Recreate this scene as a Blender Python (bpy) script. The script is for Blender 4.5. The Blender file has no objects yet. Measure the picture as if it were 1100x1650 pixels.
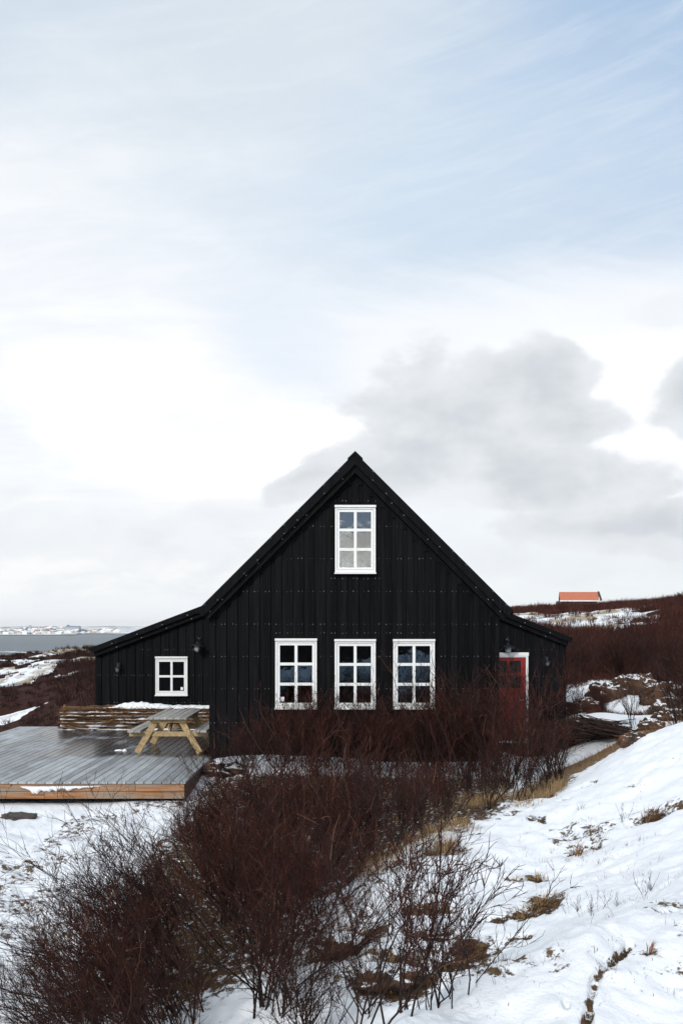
import bpy, math, random
import numpy as np
from mathutils import Vector, Matrix

random.seed(7)
RS = np.random.RandomState(11)
scene = bpy.context.scene
COL = scene.collection
R = math.radians
F = 1604.0           # focal length in photo pixels (35 mm lens on a 24 mm wide sensor, 1100 px)
CX, CY, EYE = 550.0, 1012.0, 2.6

# ------------------------------------------------------------------ camera
cam = bpy.data.objects.new("camera", bpy.data.cameras.new("camera"))
COL.objects.link(cam)
cam.location = (0, 0, EYE)
cam.rotation_euler = (R(90), 0, 0)
cam.data.sensor_fit = 'HORIZONTAL'
cam.data.sensor_width = 24.0
cam.data.lens = 35.0
cam.data.shift_y = (CY - 825.0) / 1100.0
cam.data.clip_start = 0.1
cam.data.clip_end = 40000
scene.camera = cam
scene.view_settings.view_transform = 'Standard'
scene.view_settings.look = 'None'
scene.view_settings.gamma = 1
scene.view_settings.exposure = 0.0
scene.cycles.max_bounces = 6
scene.cycles.transparent_max_bounces = 12

# ------------------------------------------------------------------ node helper
class NT:
    def __init__(s, tree):
        s.t = tree; s.n = tree.nodes; s.l = tree.links
    def node(s, typ, **kw):
        nd = s.n.new(typ)
        for k, v in kw.items():
            if k == 'ins':
                for i, val in v.items():
                    if isinstance(val, bpy.types.NodeSocket): s.l.new(val, nd.inputs[i])
                    else: nd.inputs[i].default_value = val
            else: setattr(nd, k, v)
        return nd
    def m(s, op, a, b=None, c=None, clamp=False):
        nd = s.n.new('ShaderNodeMath'); nd.operation = op; nd.use_clamp = clamp
        for i, v in enumerate((a, b, c)):
            if v is None: continue
            if isinstance(v, bpy.types.NodeSocket): s.l.new(v, nd.inputs[i])
            else: nd.inputs[i].default_value = v
        return nd.outputs[0]
    def ss(s, x, lo, hi, a=0.0, b=1.0):
        nd = s.n.new('ShaderNodeMapRange'); nd.interpolation_type = 'SMOOTHSTEP'
        for i, v in enumerate((x, lo, hi, a, b)):
            if isinstance(v, bpy.types.NodeSocket): s.l.new(v, nd.inputs[i])
            else: nd.inputs[i].default_value = v
        return nd.outputs[0]
    def lin(s, x, lo, hi, a=0.0, b=1.0):
        nd = s.n.new('ShaderNodeMapRange')
        for i, v in enumerate((x, lo, hi, a, b)):
            if isinstance(v, bpy.types.NodeSocket): s.l.new(v, nd.inputs[i])
            else: nd.inputs[i].default_value = v
        return nd.outputs[0]
    def mix(s, fac, a, b, blend='MIX'):
        nd = s.n.new('ShaderNodeMix'); nd.data_type = 'RGBA'; nd.blend_type = blend
        for i, v in ((0, fac), (6, a), (7, b)):
            if isinstance(v, bpy.types.NodeSocket): s.l.new(v, nd.inputs[i])
            elif i == 0: nd.inputs[i].default_value = v
            else: nd.inputs[i].default_value = (v[0], v[1], v[2], 1)
        return nd.outputs[2]
    def noise(s, vec, scale, detail=4, rough=.55, dist=0.0, w=None):
        nd = s.n.new('ShaderNodeTexNoise')
        if vec is not None: s.l.new(vec, nd.inputs['Vector'])
        nd.inputs['Scale'].default_value = scale; nd.inputs['Detail'].default_value = detail
        nd.inputs['Roughness'].default_value = rough; nd.inputs['Distortion'].default_value = dist
        return nd.outputs[0]
    def vec(s, x, y, z):
        nd = s.n.new('ShaderNodeCombineXYZ')
        for i, v in enumerate((x, y, z)):
            if isinstance(v, bpy.types.NodeSocket): s.l.new(v, nd.inputs[i])
            else: nd.inputs[i].default_value = v
        return nd.outputs[0]
    def scalev(s, v, sx, sy, sz, loc=(0, 0, 0)):
        nd = s.n.new('ShaderNodeMapping'); s.l.new(v, nd.inputs[0])
        nd.inputs['Scale'].default_value = (sx, sy, sz); nd.inputs['Location'].default_value = loc
        return nd.outputs[0]

# ------------------------------------------------------------------ world: Nishita sky under drifting cloud
SUN_EL, SUN_AZ = 27.0, 205.0          # azimuth from +Y, clockwise: behind and left of the camera
world = bpy.data.worlds.new("World"); scene.world = world; world.use_nodes = True
w = NT(world.node_tree); w.n.clear()
sky = w.node('ShaderNodeTexSky', sky_type='NISHITA', sun_disc=False, sun_elevation=R(SUN_EL), sun_rotation=R(SUN_AZ),
             air_density=1.0, dust_density=0.6, ozone_density=1.0, altitude=20)
tc = w.node('ShaderNodeTexCoord')
nrm = w.node('ShaderNodeVectorMath', operation='NORMALIZE', ins={0: tc.outputs['Generated']}).outputs[0]
sep = w.node('ShaderNodeSeparateXYZ', ins={0: nrm})
dx, dy, dz = sep.outputs
az = w.m('MULTIPLY', w.m('ARCTAN2', dx, dy), 57.2958)        # degrees
el = w.m('MULTIPLY', w.m('ARCSINE', dz), 57.2958)
# noises over the dome
dome = w.vec(w.m('DIVIDE', dx, w.m('ADD', w.m('ABSOLUTE', dz), .22)), w.m('DIVIDE', dy, w.m('ADD', w.m('ABSOLUTE', dz), .22)), 0.0)
n_big = w.noise(nrm, 5.0, 6, .55)
n_fine = w.noise(w.scalev(nrm, 1, 1, 2.4, (3, 1, 2)), 9.0, 8, .62, .2)
n_puff = w.noise(w.scalev(nrm, 1, 1, 1.5, (7, 4, 1)), 13.0, 9, .58, .25)
n_wisp = w.noise(w.scalev(dome, 1.0, 2.6, 1, (1.3, .4, 0)), 2.2, 8, .6, .6)
n_streak = w.noise(w.scalev(w.node('ShaderNodeVectorRotate', rotation_type='Y_AXIS', ins={0: nrm, 3: R(-14)}).outputs[0], 1, 1, 7, (2, 5, 3)), 6.0, 8, .6, .3)
def px_az(px): return math.degrees(math.atan((px - CX) / F))
def px_el(py, px=550): return math.degrees(math.atan((CY - py) / math.hypot(F, px - CX)))
def blob(px, py, rx, ry, soft=.6, nz=None, amt=0.0, rot=0.0):
    """soft ellipse on the dome, radius in photo-pixel equivalents turned to degrees"""
    k = 57.2958 / F
    a0 = w.m('SUBTRACT', az, px_az(px)); e0 = w.m('SUBTRACT', el, px_el(py, px))
    c, s_ = math.cos(R(rot)), math.sin(R(rot))
    a = w.m('ADD', w.m('MULTIPLY', a0, c), w.m('MULTIPLY', e0, s_))
    e = w.m('SUBTRACT', w.m('MULTIPLY', e0, c), w.m('MULTIPLY', a0, s_))
    a = w.m('DIVIDE', a, rx * k); e = w.m('DIVIDE', e, ry * k)
    d = w.m('SQRT', w.m('ADD', w.m('MULTIPLY', a, a), w.m('MULTIPLY', e, e)))
    if nz is not None: d = w.m('ADD', d, w.m('MULTIPLY', w.m('SUBTRACT', nz, .5), amt))
    return w.ss(d, 1 + soft / 2, 1 - soft / 2)
def rgb(r, g, b, k=10.0):
    f = lambda c: (c / 255 / 12.92 if c <= 10 else ((c / 255 + .055) / 1.055) ** 2.4) * k
    return (f(r), f(g), f(b))
# blue part of the sky (Nishita) thinned by a high veil
zen = w.ss(el, 4, 34)
veil = w.mix(zen, rgb(238, 243, 248), rgb(212, 225, 237))
skyc = w.mix(1.0, sky.outputs[0], (1.0, 1.06, 1.02), 'MULTIPLY')
veil_f = w.m('ADD', .90, w.m('MULTIPLY', w.m('SUBTRACT', n_wisp, .5), .4), clamp=True)
base = w.mix(veil_f, skyc, veil)
# deeper blue, upper right
blue = blob(1150, 20, 400, 270, 1.6, n_streak, 1.1)
base = w.mix(w.m('MULTIPLY', blue, .85), base, rgb(160, 188, 221))
blue2 = blob(860, 330, 560, 170, 1.6, n_streak, 1.5)
base = w.mix(w.m('MULTIPLY', blue2, .55), base, rgb(205, 221, 239))
blue3 = blob(60, 60, 260, 150, 1.6, n_wisp, 1.0)
base = w.mix(w.m('MULTIPLY', blue3, .55), base, rgb(196, 214, 230))
blue4 = blob(560, 340, 360, 130, 1.5, n_wisp, 1.4, 14)
base = w.mix(w.m('MULTIPLY', blue4, .5), base, rgb(207, 223, 239))
# grey lilac veil band across the top
band = blob(420, 60, 480, 170, 1.4, n_wisp, 1.2, 24)
base = w.mix(w.m('MULTIPLY', band, .55), base, rgb(222, 229, 236))
n_cir = w.noise(w.scalev(w.node('ShaderNodeVectorRotate', rotation_type='Y_AXIS', ins={0: nrm, 3: R(12)}).outputs[0], 1.2, 1, 9, (5, 1, 8)), 7.0, 11, .66, .5)
base = w.mix(w.m('MULTIPLY', w.ss(n_cir, .40, .75), w.ss(el, 11, 18, 0, .30)), base, rgb(232, 239, 246))
blue5 = blob(450, 565, 110, 60, 1.5, n_wisp, 1.4, -20)
# broad white cloud, left
white = blob(90, 600, 460, 310, 1.4, n_fine, .9, -22)
base = w.mix(w.m('MULTIPLY', white, .93), base, w.mix(w.ss(n_wisp, .35, .65), rgb(240, 244, 250), rgb(252, 253, 255)))
white1 = blob(330, 700, 300, 110, .5, n_fine, .9, -8)
base = w.mix(w.m('MULTIPLY', white1, .9), base, rgb(255, 255, 255, 10.6))
white2 = blob(880, 560, 420, 110, 1.1, n_streak, 1.2)
base = w.mix(w.m('MULTIPLY', white2, .8), base, rgb(247, 249, 253, 10.2))
white3 = blob(1010, 690, 260, 150, .9, n_fine, 1.0)
base = w.mix(w.m('MULTIPLY', white3, .85), base, rgb(252, 253, 255, 10.3))
base = w.mix(w.m('MULTIPLY', blue5, .6), base, rgb(224, 234, 246))
# grey low clouds
def grey(px, py, rx, ry, col, f, soft=.35, amt=1.1, rot=0, nz=None):
    global base
    cc = w.mix(w.ss(n_fine, .34, .66), rgb(*[v * .965 for v in col]), rgb(*[min(252, v * 1.045) for v in col]))
    base = w.mix(w.m('MULTIPLY', blob(px, py, rx, ry, soft + .3, nz or n_puff, amt * 1.15, rot), f), base, cc)
grey(120, 900, 560, 90, (241, 245, 249), .85, 1.0)
grey(330, 660, 100, 50, (246, 248, 251), .6, 1.0, 1.6)
def field(blobs):
    f = None
    for b_ in blobs:
        g = blob(*b_[:4], 1.9, None, 0, b_[4] if len(b_) > 4 else 0)
        f = g if f is None else w.m('MAXIMUM', f, g)
    return f
n_bill = w.noise(w.scalev(nrm, 1, 1, 1.35, (7, 4, 1)), 14.0, 7, .52, .25)
n_bil2 = w.noise(w.scalev(nrm, 1, 1, 1.8, (2, 9, 5)), 17.0, 6, .5, .3)
def cumulus(blobs, f, lo, hi, light, dark):
    global base
    g = field(blobs)
    q = w.m('ADD', g, w.m('MULTIPLY', w.m('SUBTRACT', n_bill, .5), 1.25))
    a_ = w.ss(q, lo, hi)
    shade = w.ss(w.m('ADD', w.m('MULTIPLY', w.m('SUBTRACT', q, hi), .75), w.m('MULTIPLY', w.m('SUBTRACT', n_bil2, .5), .75)), -.14, .50)
    base = w.mix(w.m('MULTIPLY', a_, f), base, w.mix(shade, rgb(*light), rgb(*dark)))
cumulus([(750, 655, 185, 108), (665, 740, 200, 72, 12), (890, 770, 215, 72, -10), (850, 605, 110, 58), (900, 685, 105, 44), (1140, 635, 90, 62), (1030, 845, 250, 48), (500, 775, 110, 30, 18)],
        .95, .44, .66, (229, 233, 237), (202, 208, 214))
cumulus([(380, 830, 230, 42, 14), (860, 905, 330, 45), (1085, 500, 100, 34), (130, 870, 330, 50)], .55, .50, .80, (236, 239, 244), (222, 227, 234))
base = w.mix(w.m('MULTIPLY', blob(730, 805, 85, 24, 1.2, n_bill, 2.2), .55), base, rgb(240, 242, 246))
base = w.mix(w.ss(el, 2.6, 0.2, 0, .85), base, rgb(243, 246, 250))
# the other half of the sky, seen only in the windows and on the snow: slate blue above a bright cloud bank
cloud_back = w.ss(w.m('ADD', el, w.m('MULTIPLY', w.m('SUBTRACT', n_big, .5), 4.0)), 5.9, 5.1)
back = w.mix(cloud_back, w.mix(w.ss(el, 10, 30), rgb(176, 194, 218, 17), rgb(226, 231, 238, 11)), w.mix(w.ss(n_puff, .35, .65), rgb(250, 247, 240, 40), rgb(235, 230, 222, 22)))
isback = w.ss(dy, -.05, -.45)
base = w.mix(isback, base, back)
base = w.mix(1.0, base, (1.05, 1.05, 1.05), 'MULTIPLY')
bg = w.node('ShaderNodeBackground', ins={0: base, 1: 0.1})
w.node('ShaderNodeOutputWorld', ins={0: bg.outputs[0]})

# ------------------------------------------------------------------ sun, softened by thin cloud
sun = bpy.data.objects.new("sun", bpy.data.lights.new("sun", 'SUN')); COL.objects.link(sun)
sun.data.energy = 2.3; sun.data.angle = R(12); sun.data.color = (1.0, .96, .9)
sd = Vector((math.sin(R(SUN_AZ)) * math.cos(R(SUN_EL)), math.cos(R(SUN_AZ)) * math.cos(R(SUN_EL)), math.sin(R(SUN_EL))))
sun.rotation_euler = sd.to_track_quat('Z', 'Y').to_euler()

# ------------------------------------------------------------------ tagging and mesh builder
def tag(o, label=None, cat=None, group=None, kind=None):
    if label: o['label'] = label
    if cat: o['category'] = cat
    if group: o['group'] = group
    if kind: o['kind'] = kind
    return o
def empty(name, loc, label, cat, group=None, rz=0.0):
    o = bpy.data.objects.new(name, None); COL.objects.link(o)
    o.empty_display_size = .2; o.location = loc; o.rotation_euler = (0, 0, rz)
    return tag(o, label, cat, group)
def mesh_obj(name, verts, faces, mats, parent=None, smooth=False, mi=None):
    me = bpy.data.meshes.new(name)
    verts = np.asarray(verts, dtype=np.float32)
    if isinstance(faces, np.ndarray):
        k = faces.shape[1]
        me.vertices.add(len(verts)); me.vertices.foreach_set('co', verts.ravel())
        me.loops.add(faces.size); me.loops.foreach_set('vertex_index', faces.astype(np.int32).ravel())
        me.polygons.add(len(faces))
        me.polygons.foreach_set('loop_start', np.arange(0, faces.size, k, dtype=np.int32))
        me.polygons.foreach_set('loop_total', np.full(len(faces), k, dtype=np.int32))
        me.update(calc_edges=True); me.validate()
    else:
        me.from_pydata(verts.tolist(), [], faces); me.update()
    for m_ in (mats if isinstance(mats, (list, tuple)) else [mats]): me.materials.append(m_)
    if mi is not None: me.polygons.foreach_set('material_index', np.asarray(mi, dtype=np.int32))
    if smooth: me.polygons.foreach_set('use_smooth', np.ones(len(me.polygons), dtype=bool))
    o = bpy.data.objects.new(name, me); COL.objects.link(o)
    if parent is not None: o.parent = parent
    return o
class MB:
    def __init__(s): s.v = []; s.f = []; s.mi = []; s.cur = 0
    def add(s, vs, fs):
        b = len(s.v); s.v += [tuple(p) for p in vs]; s.f += [tuple(i + b for i in f) for f in fs]; s.mi += [s.cur] * len(fs)
    def box(s, x0, x1, y0, y1, z0, z1):
        s.add([(x0, y0, z0), (x1, y0, z0), (x1, y1, z0), (x0, y1, z0), (x0, y0, z1), (x1, y0, z1), (x1, y1, z1), (x0, y1, z1)],
              [(3, 2, 1, 0), (4, 5, 6, 7), (0, 1, 5, 4), (1, 2, 6, 5), (2, 3, 7, 6), (3, 0, 4, 7)])
    def prism(s, poly, y0, y1):
        """poly: (x, z) counter-clockwise seen from -Y; extruded along Y"""
        n = len(poly)
        vs = [(x, y0, z) for x, z in poly] + [(x, y1, z) for x, z in poly]
        fs = [tuple(range(n)), tuple(range(2 * n - 1, n - 1, -1))] + [((i + 1) % n, i, n + i, n + (i + 1) % n) for i in range(n)]
        s.add(vs, fs)
    def prismx(s, poly, x0, x1):
        n = len(poly)
        vs = [(x0, y, z) for y, z in poly] + [(x1, y, z) for y, z in poly]
        s.add(vs, [tuple(range(n - 1, -1, -1)), tuple(range(n, 2 * n))] + [(i, (i + 1) % n, n + (i + 1) % n, n + i) for i in range(n)])
    def beam(s, a, b, w_, h_, up=(0, 0, 1)):
        a = Vector(a); b = Vector(b); d = (b - a).normalized(); u = Vector(up)
        sx = d.cross(u).normalized(); u = sx.cross(d).normalized()
        vs = [p + sx * i * w_ / 2 + u * j * h_ / 2 for p in (a, b) for i, j in ((-1, -1), (1, -1), (1, 1), (-1, 1))]
        s.add(vs, [(0, 1, 2, 3), (7, 6, 5, 4), (1, 0, 4, 5), (2, 1, 5, 6), (3, 2, 6, 7), (0, 3, 7, 4)])
    def tube(s, pts, rad, n=6):
        P = [Vector(p) for p in pts]; rad = rad if hasattr(rad, '__len__') else [rad] * len(P)
        ring = []
        ref = Vector((0.13, .31, .94)); b = len(s.v)
        for i, p in enumerate(P):
            d = (P[min(i + 1, len(P) - 1)] - P[max(i - 1, 0)]).normalized()
            if abs(d.dot(ref)) > .97: ref = Vector((.9, .2, .1))
            a = d.cross(ref).normalized(); c = d.cross(a)
            for k in range(n):
                t = 2 * math.pi * k / n
                s.v.append(tuple(p + (a * math.cos(t) + c * math.sin(t)) * rad[i]))
        for i in range(len(P) - 1):
            for k in range(n):
                s.f.append((b + i * n + k, b + (i + 1) * n + k, b + (i + 1) * n + (k + 1) % n, b + i * n + (k + 1) % n)); s.mi.append(s.cur)
        s.f.append(tuple(b + k for k in range(n))); s.mi.append(s.cur)
        s.f.append(tuple(b + (len(P) - 1) * n + k for k in range(n - 1, -1, -1))); s.mi.append(s.cur)
    def lathe(s, prof, c, n=20, axis='z', M=None):
        """prof: (r, z); centre c"""
        b = len(s.v)
        for r_, z in prof:
            for k in range(n):
                t = 2 * math.pi * k / n
                p = Vector((r_ * math.cos(t), r_ * math.sin(t), z))
                if M is not None: p = M @ p
                s.v.append(tuple(p + Vector(c)))
        for i in range(len(prof) - 1):
            for k in range(n):
                s.f.append((b + i * n + k, b + i * n + (k + 1) % n, b + (i + 1) * n + (k + 1) % n, b + (i + 1) * n + k)); s.mi.append(s.cur)
    def build(s, name, mats, parent=None, org=(0, 0, 0), smooth=False, bevel=0.0):
        v = [(x - org[0], y - org[1], z - org[2]) for x, y, z in s.v]
        o = mesh_obj(name, v, s.f, mats, parent, smooth, s.mi)
        if bevel:
            md = o.modifiers.new('bevel', 'BEVEL'); md.width = bevel; md.segments = 2; md.limit_method = 'ANGLE'
        return o

# ------------------------------------------------------------------ numpy noise
def vnoise(x, y, seed=0):
    xi = np.floor(x).astype(np.int64); yi = np.floor(y).astype(np.int64); xf = x - xi; yf = y - yi
    def h(a, b):
        n = (a * 374761393 + b * 668265263 + seed * 982451653) & 0xFFFFFFFF
        n = ((n ^ (n >> 13)) * 1274126177) & 0xFFFFFFFF
        return ((n ^ (n >> 16)) & 0xFFFF) / 65535.0
    u = xf * xf * (3 - 2 * xf); v = yf * yf * (3 - 2 * yf)
    return (h(xi, yi) * (1 - u) + h(xi + 1, yi) * u) * (1 - v) + (h(xi, yi + 1) * (1 - u) + h(xi + 1, yi + 1) * u) * v
def fbm(x, y, oct_=4, seed=0, rough=.5):
    s_ = 0; a = 1; t = 0
    for i in range(oct_):
        s_ = s_ + a * vnoise(x * 2 ** i + 17.3 * i, y * 2 ** i - 9.1 * i, seed + i); t += a; a *= rough
    return s_ / t
def sstep(x, a, b):
    t = np.clip((x - a) / (b - a), 0, 1); return t * t * (3 - 2 * t)

# ------------------------------------------------------------------ terrain
SEA = -22.4
def P(px, py, Y): return ((px - CX) * Y / F, Y, EYE - (py - CY) * Y / F)
CP = [P(800, 1650, 4.0), P(640, 1650, 3.85), P(790, 1570, 4.4), P(900, 1522, 4.7), P(1000, 1478, 5.0), P(1100, 1435, 5.5), P(1100, 1650, 3.9),
      (0, 0, 1.0), (2, 0, 1.3), (-1.5, 0, .85), (1.2, 2, 1.12), (3, 3.5, 1.5), (2.6, 5.8, 1.42), (5, 5, 1.9), (5, 9, 1.75), (6.5, 13, 1.9), (9, 16, 2.2), (12, 22, 2.6),
      (0, 2, .98), (.1, 3.2, 1.0), (-.7, 2.5, .75),
      P(700, 1620, 6.0), P(850, 1520, 6.5), P(1000, 1430, 7), P(1100, 1392, 7.5), P(600, 1560, 6.6),
      P(800, 1450, 8), P(900, 1390, 9), P(1000, 1340, 9.4), P(1100, 1250, 10.5), P(900, 1345, 10), P(1100, 1168, 13.5), P(1000, 1203, 13.5), P(920, 1257, 13),
      P(850, 1290, 12.3), P(720, 1340, 10.5), P(640, 1400, 8.6),
      (-1.0, 6, -.28), (-.55, 5, -.05), (-1.3, 3.6, .05), (-2.4, 5, -.3), (-3, 7, -.3), (-6, 6, -.3), (-3, 12, -.27), (-6, 12, -.27), (-7, 16, -.27), (-3, 16, -.26), (-12, 16, -.35), (-12, 10, -.3), (-8, 20, -.3),
      (0, 10, -.02), (-.5, 12, -.1), (.5, 14, -.05), (-1, 17, -.06), (1.5, 16, -.05), (0, 19, .0), (3, 19, -.05), (-2.2, 19, .0), (-1.9, 17.6, -.08), (-2.4, 16.2, -.30), (-3.6, 15.6, -.30), (-2.2, 15, -.27), (3.3, 16, .0), (4.3, 18, -.05),
      (4, 22, -.3), (4, 26, -.58), (5.5, 25.5, -.55), (0, 24, -.1), (-5, 24, -.3), (-8, 26, -.3),
      P(930, 1200, 22.5), P(930, 1160, 25), P(1000, 1150, 27), P(1050, 1112, 31), P(980, 1104, 31), P(1090, 1140, 26), P(1100, 1165, 21), P(1040, 1180, 20.5), P(1100, 1074, 38), P(950, 1075, 39),
      P(1000, 1045, 50), P(1100, 1008, 60), P(900, 1026, 56), P(860, 1008, 76), P(960, 998, 80), P(1030, 992, 80), P(830, 986, 118), P(900, 982, 125), P(970, 980, 128), P(1040, 976, 122), P(1100, 972, 112), P(1180, 962, 100),
      (30, 165, 4.6), (45, 200, 4.8), (20, 200, 4.3), (60, 260, 2), (26, 60, 4.6), (18, 30, 3.2), (45, 90, 6.0), (70, 60, 8), (40, 20, 6),
      (0, 40, -.2), (0, 60, .6), (2, 90, 1.6), (0, 120, 1.6), (-6, 60, .3),
      (-10, 32, -.7), (-13, 36, -1.0), (-9, 36, .35), (-11.5, 45, .35), (-15, 44, -.4), (-16, 60, .35), (-20, 60, .0), (-24, 60, -1.0), (-22, 85, .35), (-28, 85, .0), (-34, 85, -.8), (-25, 108, .35), (-31, 108, -.1), (-40, 108, -1.4), (-20, 120, .0), (-50, 90, -3), (-30, 45, -3), (-25, 25, -2), (-20, 10, -1),
      (-40, 150, -5), (-70, 220, -12), (-20, 160, -3), (10, 260, -3),
      (0, -8, 1.5), (-6, -6, .8), (6, -6, 2.4), (0, -25, 3.6), (-25, -25, 2.5), (25, -25, 5.5), (0, -60, 6.0), (-60, -60, 4), (60, -60, 9), (0, -110, 7.5), (0, -200, 8), (-200, 0, -6), (200, 0, 16), (200, -200, 16), (-200, -200, 4)]
for k in range(16):
    t = 2 * math.pi * k / 16 + .1
    x, y = math.sin(t), math.cos(t)
    low = y > -.2
    CP.append((x * 520, y * 520, -20 if low and x < .5 else (6 if not low else -8)))
    CP.append((x * 1500, y * 1500, -23 if low else 8))
CP = np.array(CP)
def warp(x, y): return np.arcsinh(np.asarray(x, float) / 5.0), np.arcsinh(np.asarray(y, float) / 5.0)
U, V = warp(CP[:, 0], CP[:, 1])
def kern(r2): return r2 * np.log(r2 + 1e-9) * .5
n_ = len(CP)
A = np.zeros((n_ + 3, n_ + 3)); A[:n_, :n_] = kern((U[:, None] - U) ** 2 + (V[:, None] - V) ** 2) + np.eye(n_) * .0006
A[:n_, n_] = 1; A[:n_, n_ + 1] = U; A[:n_, n_ + 2] = V; A[n_, :n_] = 1; A[n_ + 1, :n_] = U; A[n_ + 2, :n_] = V
def enc(z): return np.where(z > -3, z, -3 - np.log1p(np.maximum(-z - 3, 0)))
def dec(z): return np.where(z > -3, z, -3 - np.expm1(np.clip(-z - 3, 0, 3.4)))
sol = np.linalg.solve(A, np.concatenate([enc(CP[:, 2]), [0, 0, 0]]))
def base_h(x, y):
    u, v = warp(x, y); u = np.atleast_1d(u); v = np.atleast_1d(v)
    out = np.zeros(u.shape)
    fu = u.ravel(); fv = v.ravel(); o = out.ravel()
    for i in range(0, len(fu), 40000):
        a = fu[i:i + 40000, None]; b = fv[i:i + 40000, None]
        o[i:i + 40000] = kern((a - U) ** 2 + (b - V) ** 2) @ sol[:n_] + sol[n_] + sol[n_ + 1] * a[:, 0] + sol[n_ + 2] * b[:, 0]
    return dec(o.reshape(u.shape))
def built(x, y):
    """1 where the house and the deck stand"""
    a = sstep(x, -9.6, -8.6) * sstep(-x, -7.2, -6.0) * sstep(y, 15.6, 16.6) * sstep(-y, -33, -31)
    return a
def H(x, y):
    x = np.atleast_1d(np.asarray(x, float)); y = np.atleast_1d(np.asarray(y, float))
    z = base_h(x, y); r = np.hypot(x, y)
    near = 1 - sstep(r, 14, 30); far = sstep(r, 26, 60)
    flat = 1 - .8 * built(x, y)
    b = (fbm(x * .9, y * .9, 3, 3) - .5) * .17 + (fbm(x * 3.4, y * 3.4, 3, 5) - .5) * .10 + (fbm(x * 10, y * 10, 3, 6) - .5) * .030
    b = b + np.abs(fbm(x * 1.7 + .4 * y, y * 1.2, 3, 8) - .5) * -.10
    z = z + b * near * flat * sstep(r, 1, 4)
    z = z + ((fbm(x * .12, y * .12, 4, 21) - .5) * 1.0 + (fbm(x * .5, y * .5, 3, 22) - .5) * .5) * far * (1 - sstep(r, 400, 700))
    z = z + (fbm(x * .5, y * .5, 3, 30) - .5) * .35 * (1 - near) * (1 - far) * flat
    shore = sstep(r, 760, 900) * (y > 0)
    z = z * (1 - shore) + (SEA + .1 + (fbm(x * .006, y * .02, 4, 40) - .56) * 9 - sstep(r, 1080, 1300) * 6) * shore
    return z
def ground_at(px, py):
    Ys = np.concatenate([np.linspace(2.5, 40, 1500), np.linspace(40, 140, 600)])
    xs = (px - CX) * Ys / F; zs = EYE - (py - CY) * Ys / F
    g = H(xs, Ys); i = int(np.argmax(g >= zs)) if (g >= zs).any() else len(Ys) - 1
    return float(xs[i]), float(Ys[i]), float(g[i])
def gz(x, y): return float(H(x, y)[0])

# bare-ground spots seen in the snow (photo px, py, radius m across, radius m deep, strength)
SPOTS = [(865, 1417, .10, .12, 1), (833, 1418, .10, .07, .9), (875, 1454, .13, .30, 1), (845, 1475, .16, .12, 1), (802, 1483, .12, .07, .9), (842, 1508, .09, .07, .8),
         (1049, 1534, .04, .03, .8), (913, 1622, .02, .03, .8), (1049, 1323, .22, .2, .8), (931, 1374, .13, .12, .8),
         (626, 1577, .28, .30, 1), (660, 1590, .2, .2, .9), (554, 1523, .3, .3, 1), (699, 1508, .14, .08, .9), (692, 1465, .2, .12, .9), (760, 1535, .18, .2, .9), (735, 1555, .2, .2, .9),
         (787, 1290, .35, .3, .8), (882, 1283, .2, .3, .7), (736, 1335, .22, .16, .7), (706, 1368, .25, .3, .8), (623, 1400, .25, .3, .8), (820, 1312, .1, .12, .7), (856, 1319, .06, .1, .8), (873, 1322, .06, .1, .8),
         (780, 1318, .16, .10, .75), (762, 1345, .12, .08, .7), (840, 1305, .14, .1, .7), (800, 1300, .2, .12, .7), (690, 1392, .12, .1, .75), (730, 1425, .1, .06, .7), (905, 1290, .12, .1, .65), (950, 1262, .14, .1, .65), (30, 1317, .25, .12, .5), (560, 1440, .4, .5, .7), (690, 1440, .06, .08, .7), (1014, 1360, .05, .05, .7), (1019, 1265, .08, .1, .6), (1095, 1300, .1, .2, .7)]
SP = [(ground_at(a, b), c, d, e) for a, b, c, d, e in SPOTS]
def bare_mask(x, y):
    m = np.zeros(x.shape)
    for (sx, sy, sz), rx, ry, s_ in SP:
        near = (np.abs(x - sx) < 4 * rx) & (np.abs(y - sy) < 4 * ry)
        if near.any():
            d = np.sqrt(((x[near] - sx) / rx) ** 2 + ((y[near] - sy) / ry) ** 2)
            m[near] = np.maximum(m[near], s_ * np.clip(1.25 - .55 * d, 0, 1))
    return m
def line_mask(x, y, pts, wid):
    best = np.full(x.shape, 1e9)
    for a, b in zip(pts[:-1], pts[1:]):
        ax, ay = a; bx, by = b
        t = np.clip(((x - ax) * (bx - ax) + (y - ay) * (by - ay)) / ((bx - ax) ** 2 + (by - ay) ** 2), 0, 1)
        best = np.minimum(best, np.hypot(x - ax - t * (bx - ax), y - ay - t * (by - ay)))
    return np.clip(1.3 - best / wid, 0, 1)
CREST = [ground_at(875, 1285)[:2], ground_at(920, 1247)[:2], ground_at(965, 1222)[:2], ground_at(1010, 1196)[:2], ground_at(1060, 1174)[:2], ground_at(1110, 1158)[:2]]
CREST = [(a, b + k) for (a, b), k in zip(CREST, (.5, .4, .2, .0, -.25, -.4))]
HEATH = [([(-30, 1165), (10, 1160), (24, 1152)], 1.8, .35), ([(20, 1103), (48, 1086), (75, 1066)], 2.6, .5),
         ([(100, 1090), (125, 1084), (152, 1079)], 1.0, .25), ([(98, 1064), (125, 1060), (152, 1061)], 3, .55), ([(-10, 1066), (30, 1064), (45, 1068)], 2, .3), ([(-10, 1084), (20, 1083)], 2.0, .4), ([(60, 1058), (85, 1054)], 3, .4)]
HEATH = [([ground_at(*q)[:2] for q in pl], w_ * .42, t_) for pl, w_, t_ in HEATH]
CRACK = [ground_at(*q)[:2] for q in ((1015, 1510), (985, 1540), (972, 1556), (958, 1584), (951, 1610), (946, 1638), (942, 1662))]
FOLD = [ground_at(*q)[:2] for q in ((1120, 1432), (1060, 1478), (1015, 1510), (985, 1540))]
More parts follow.
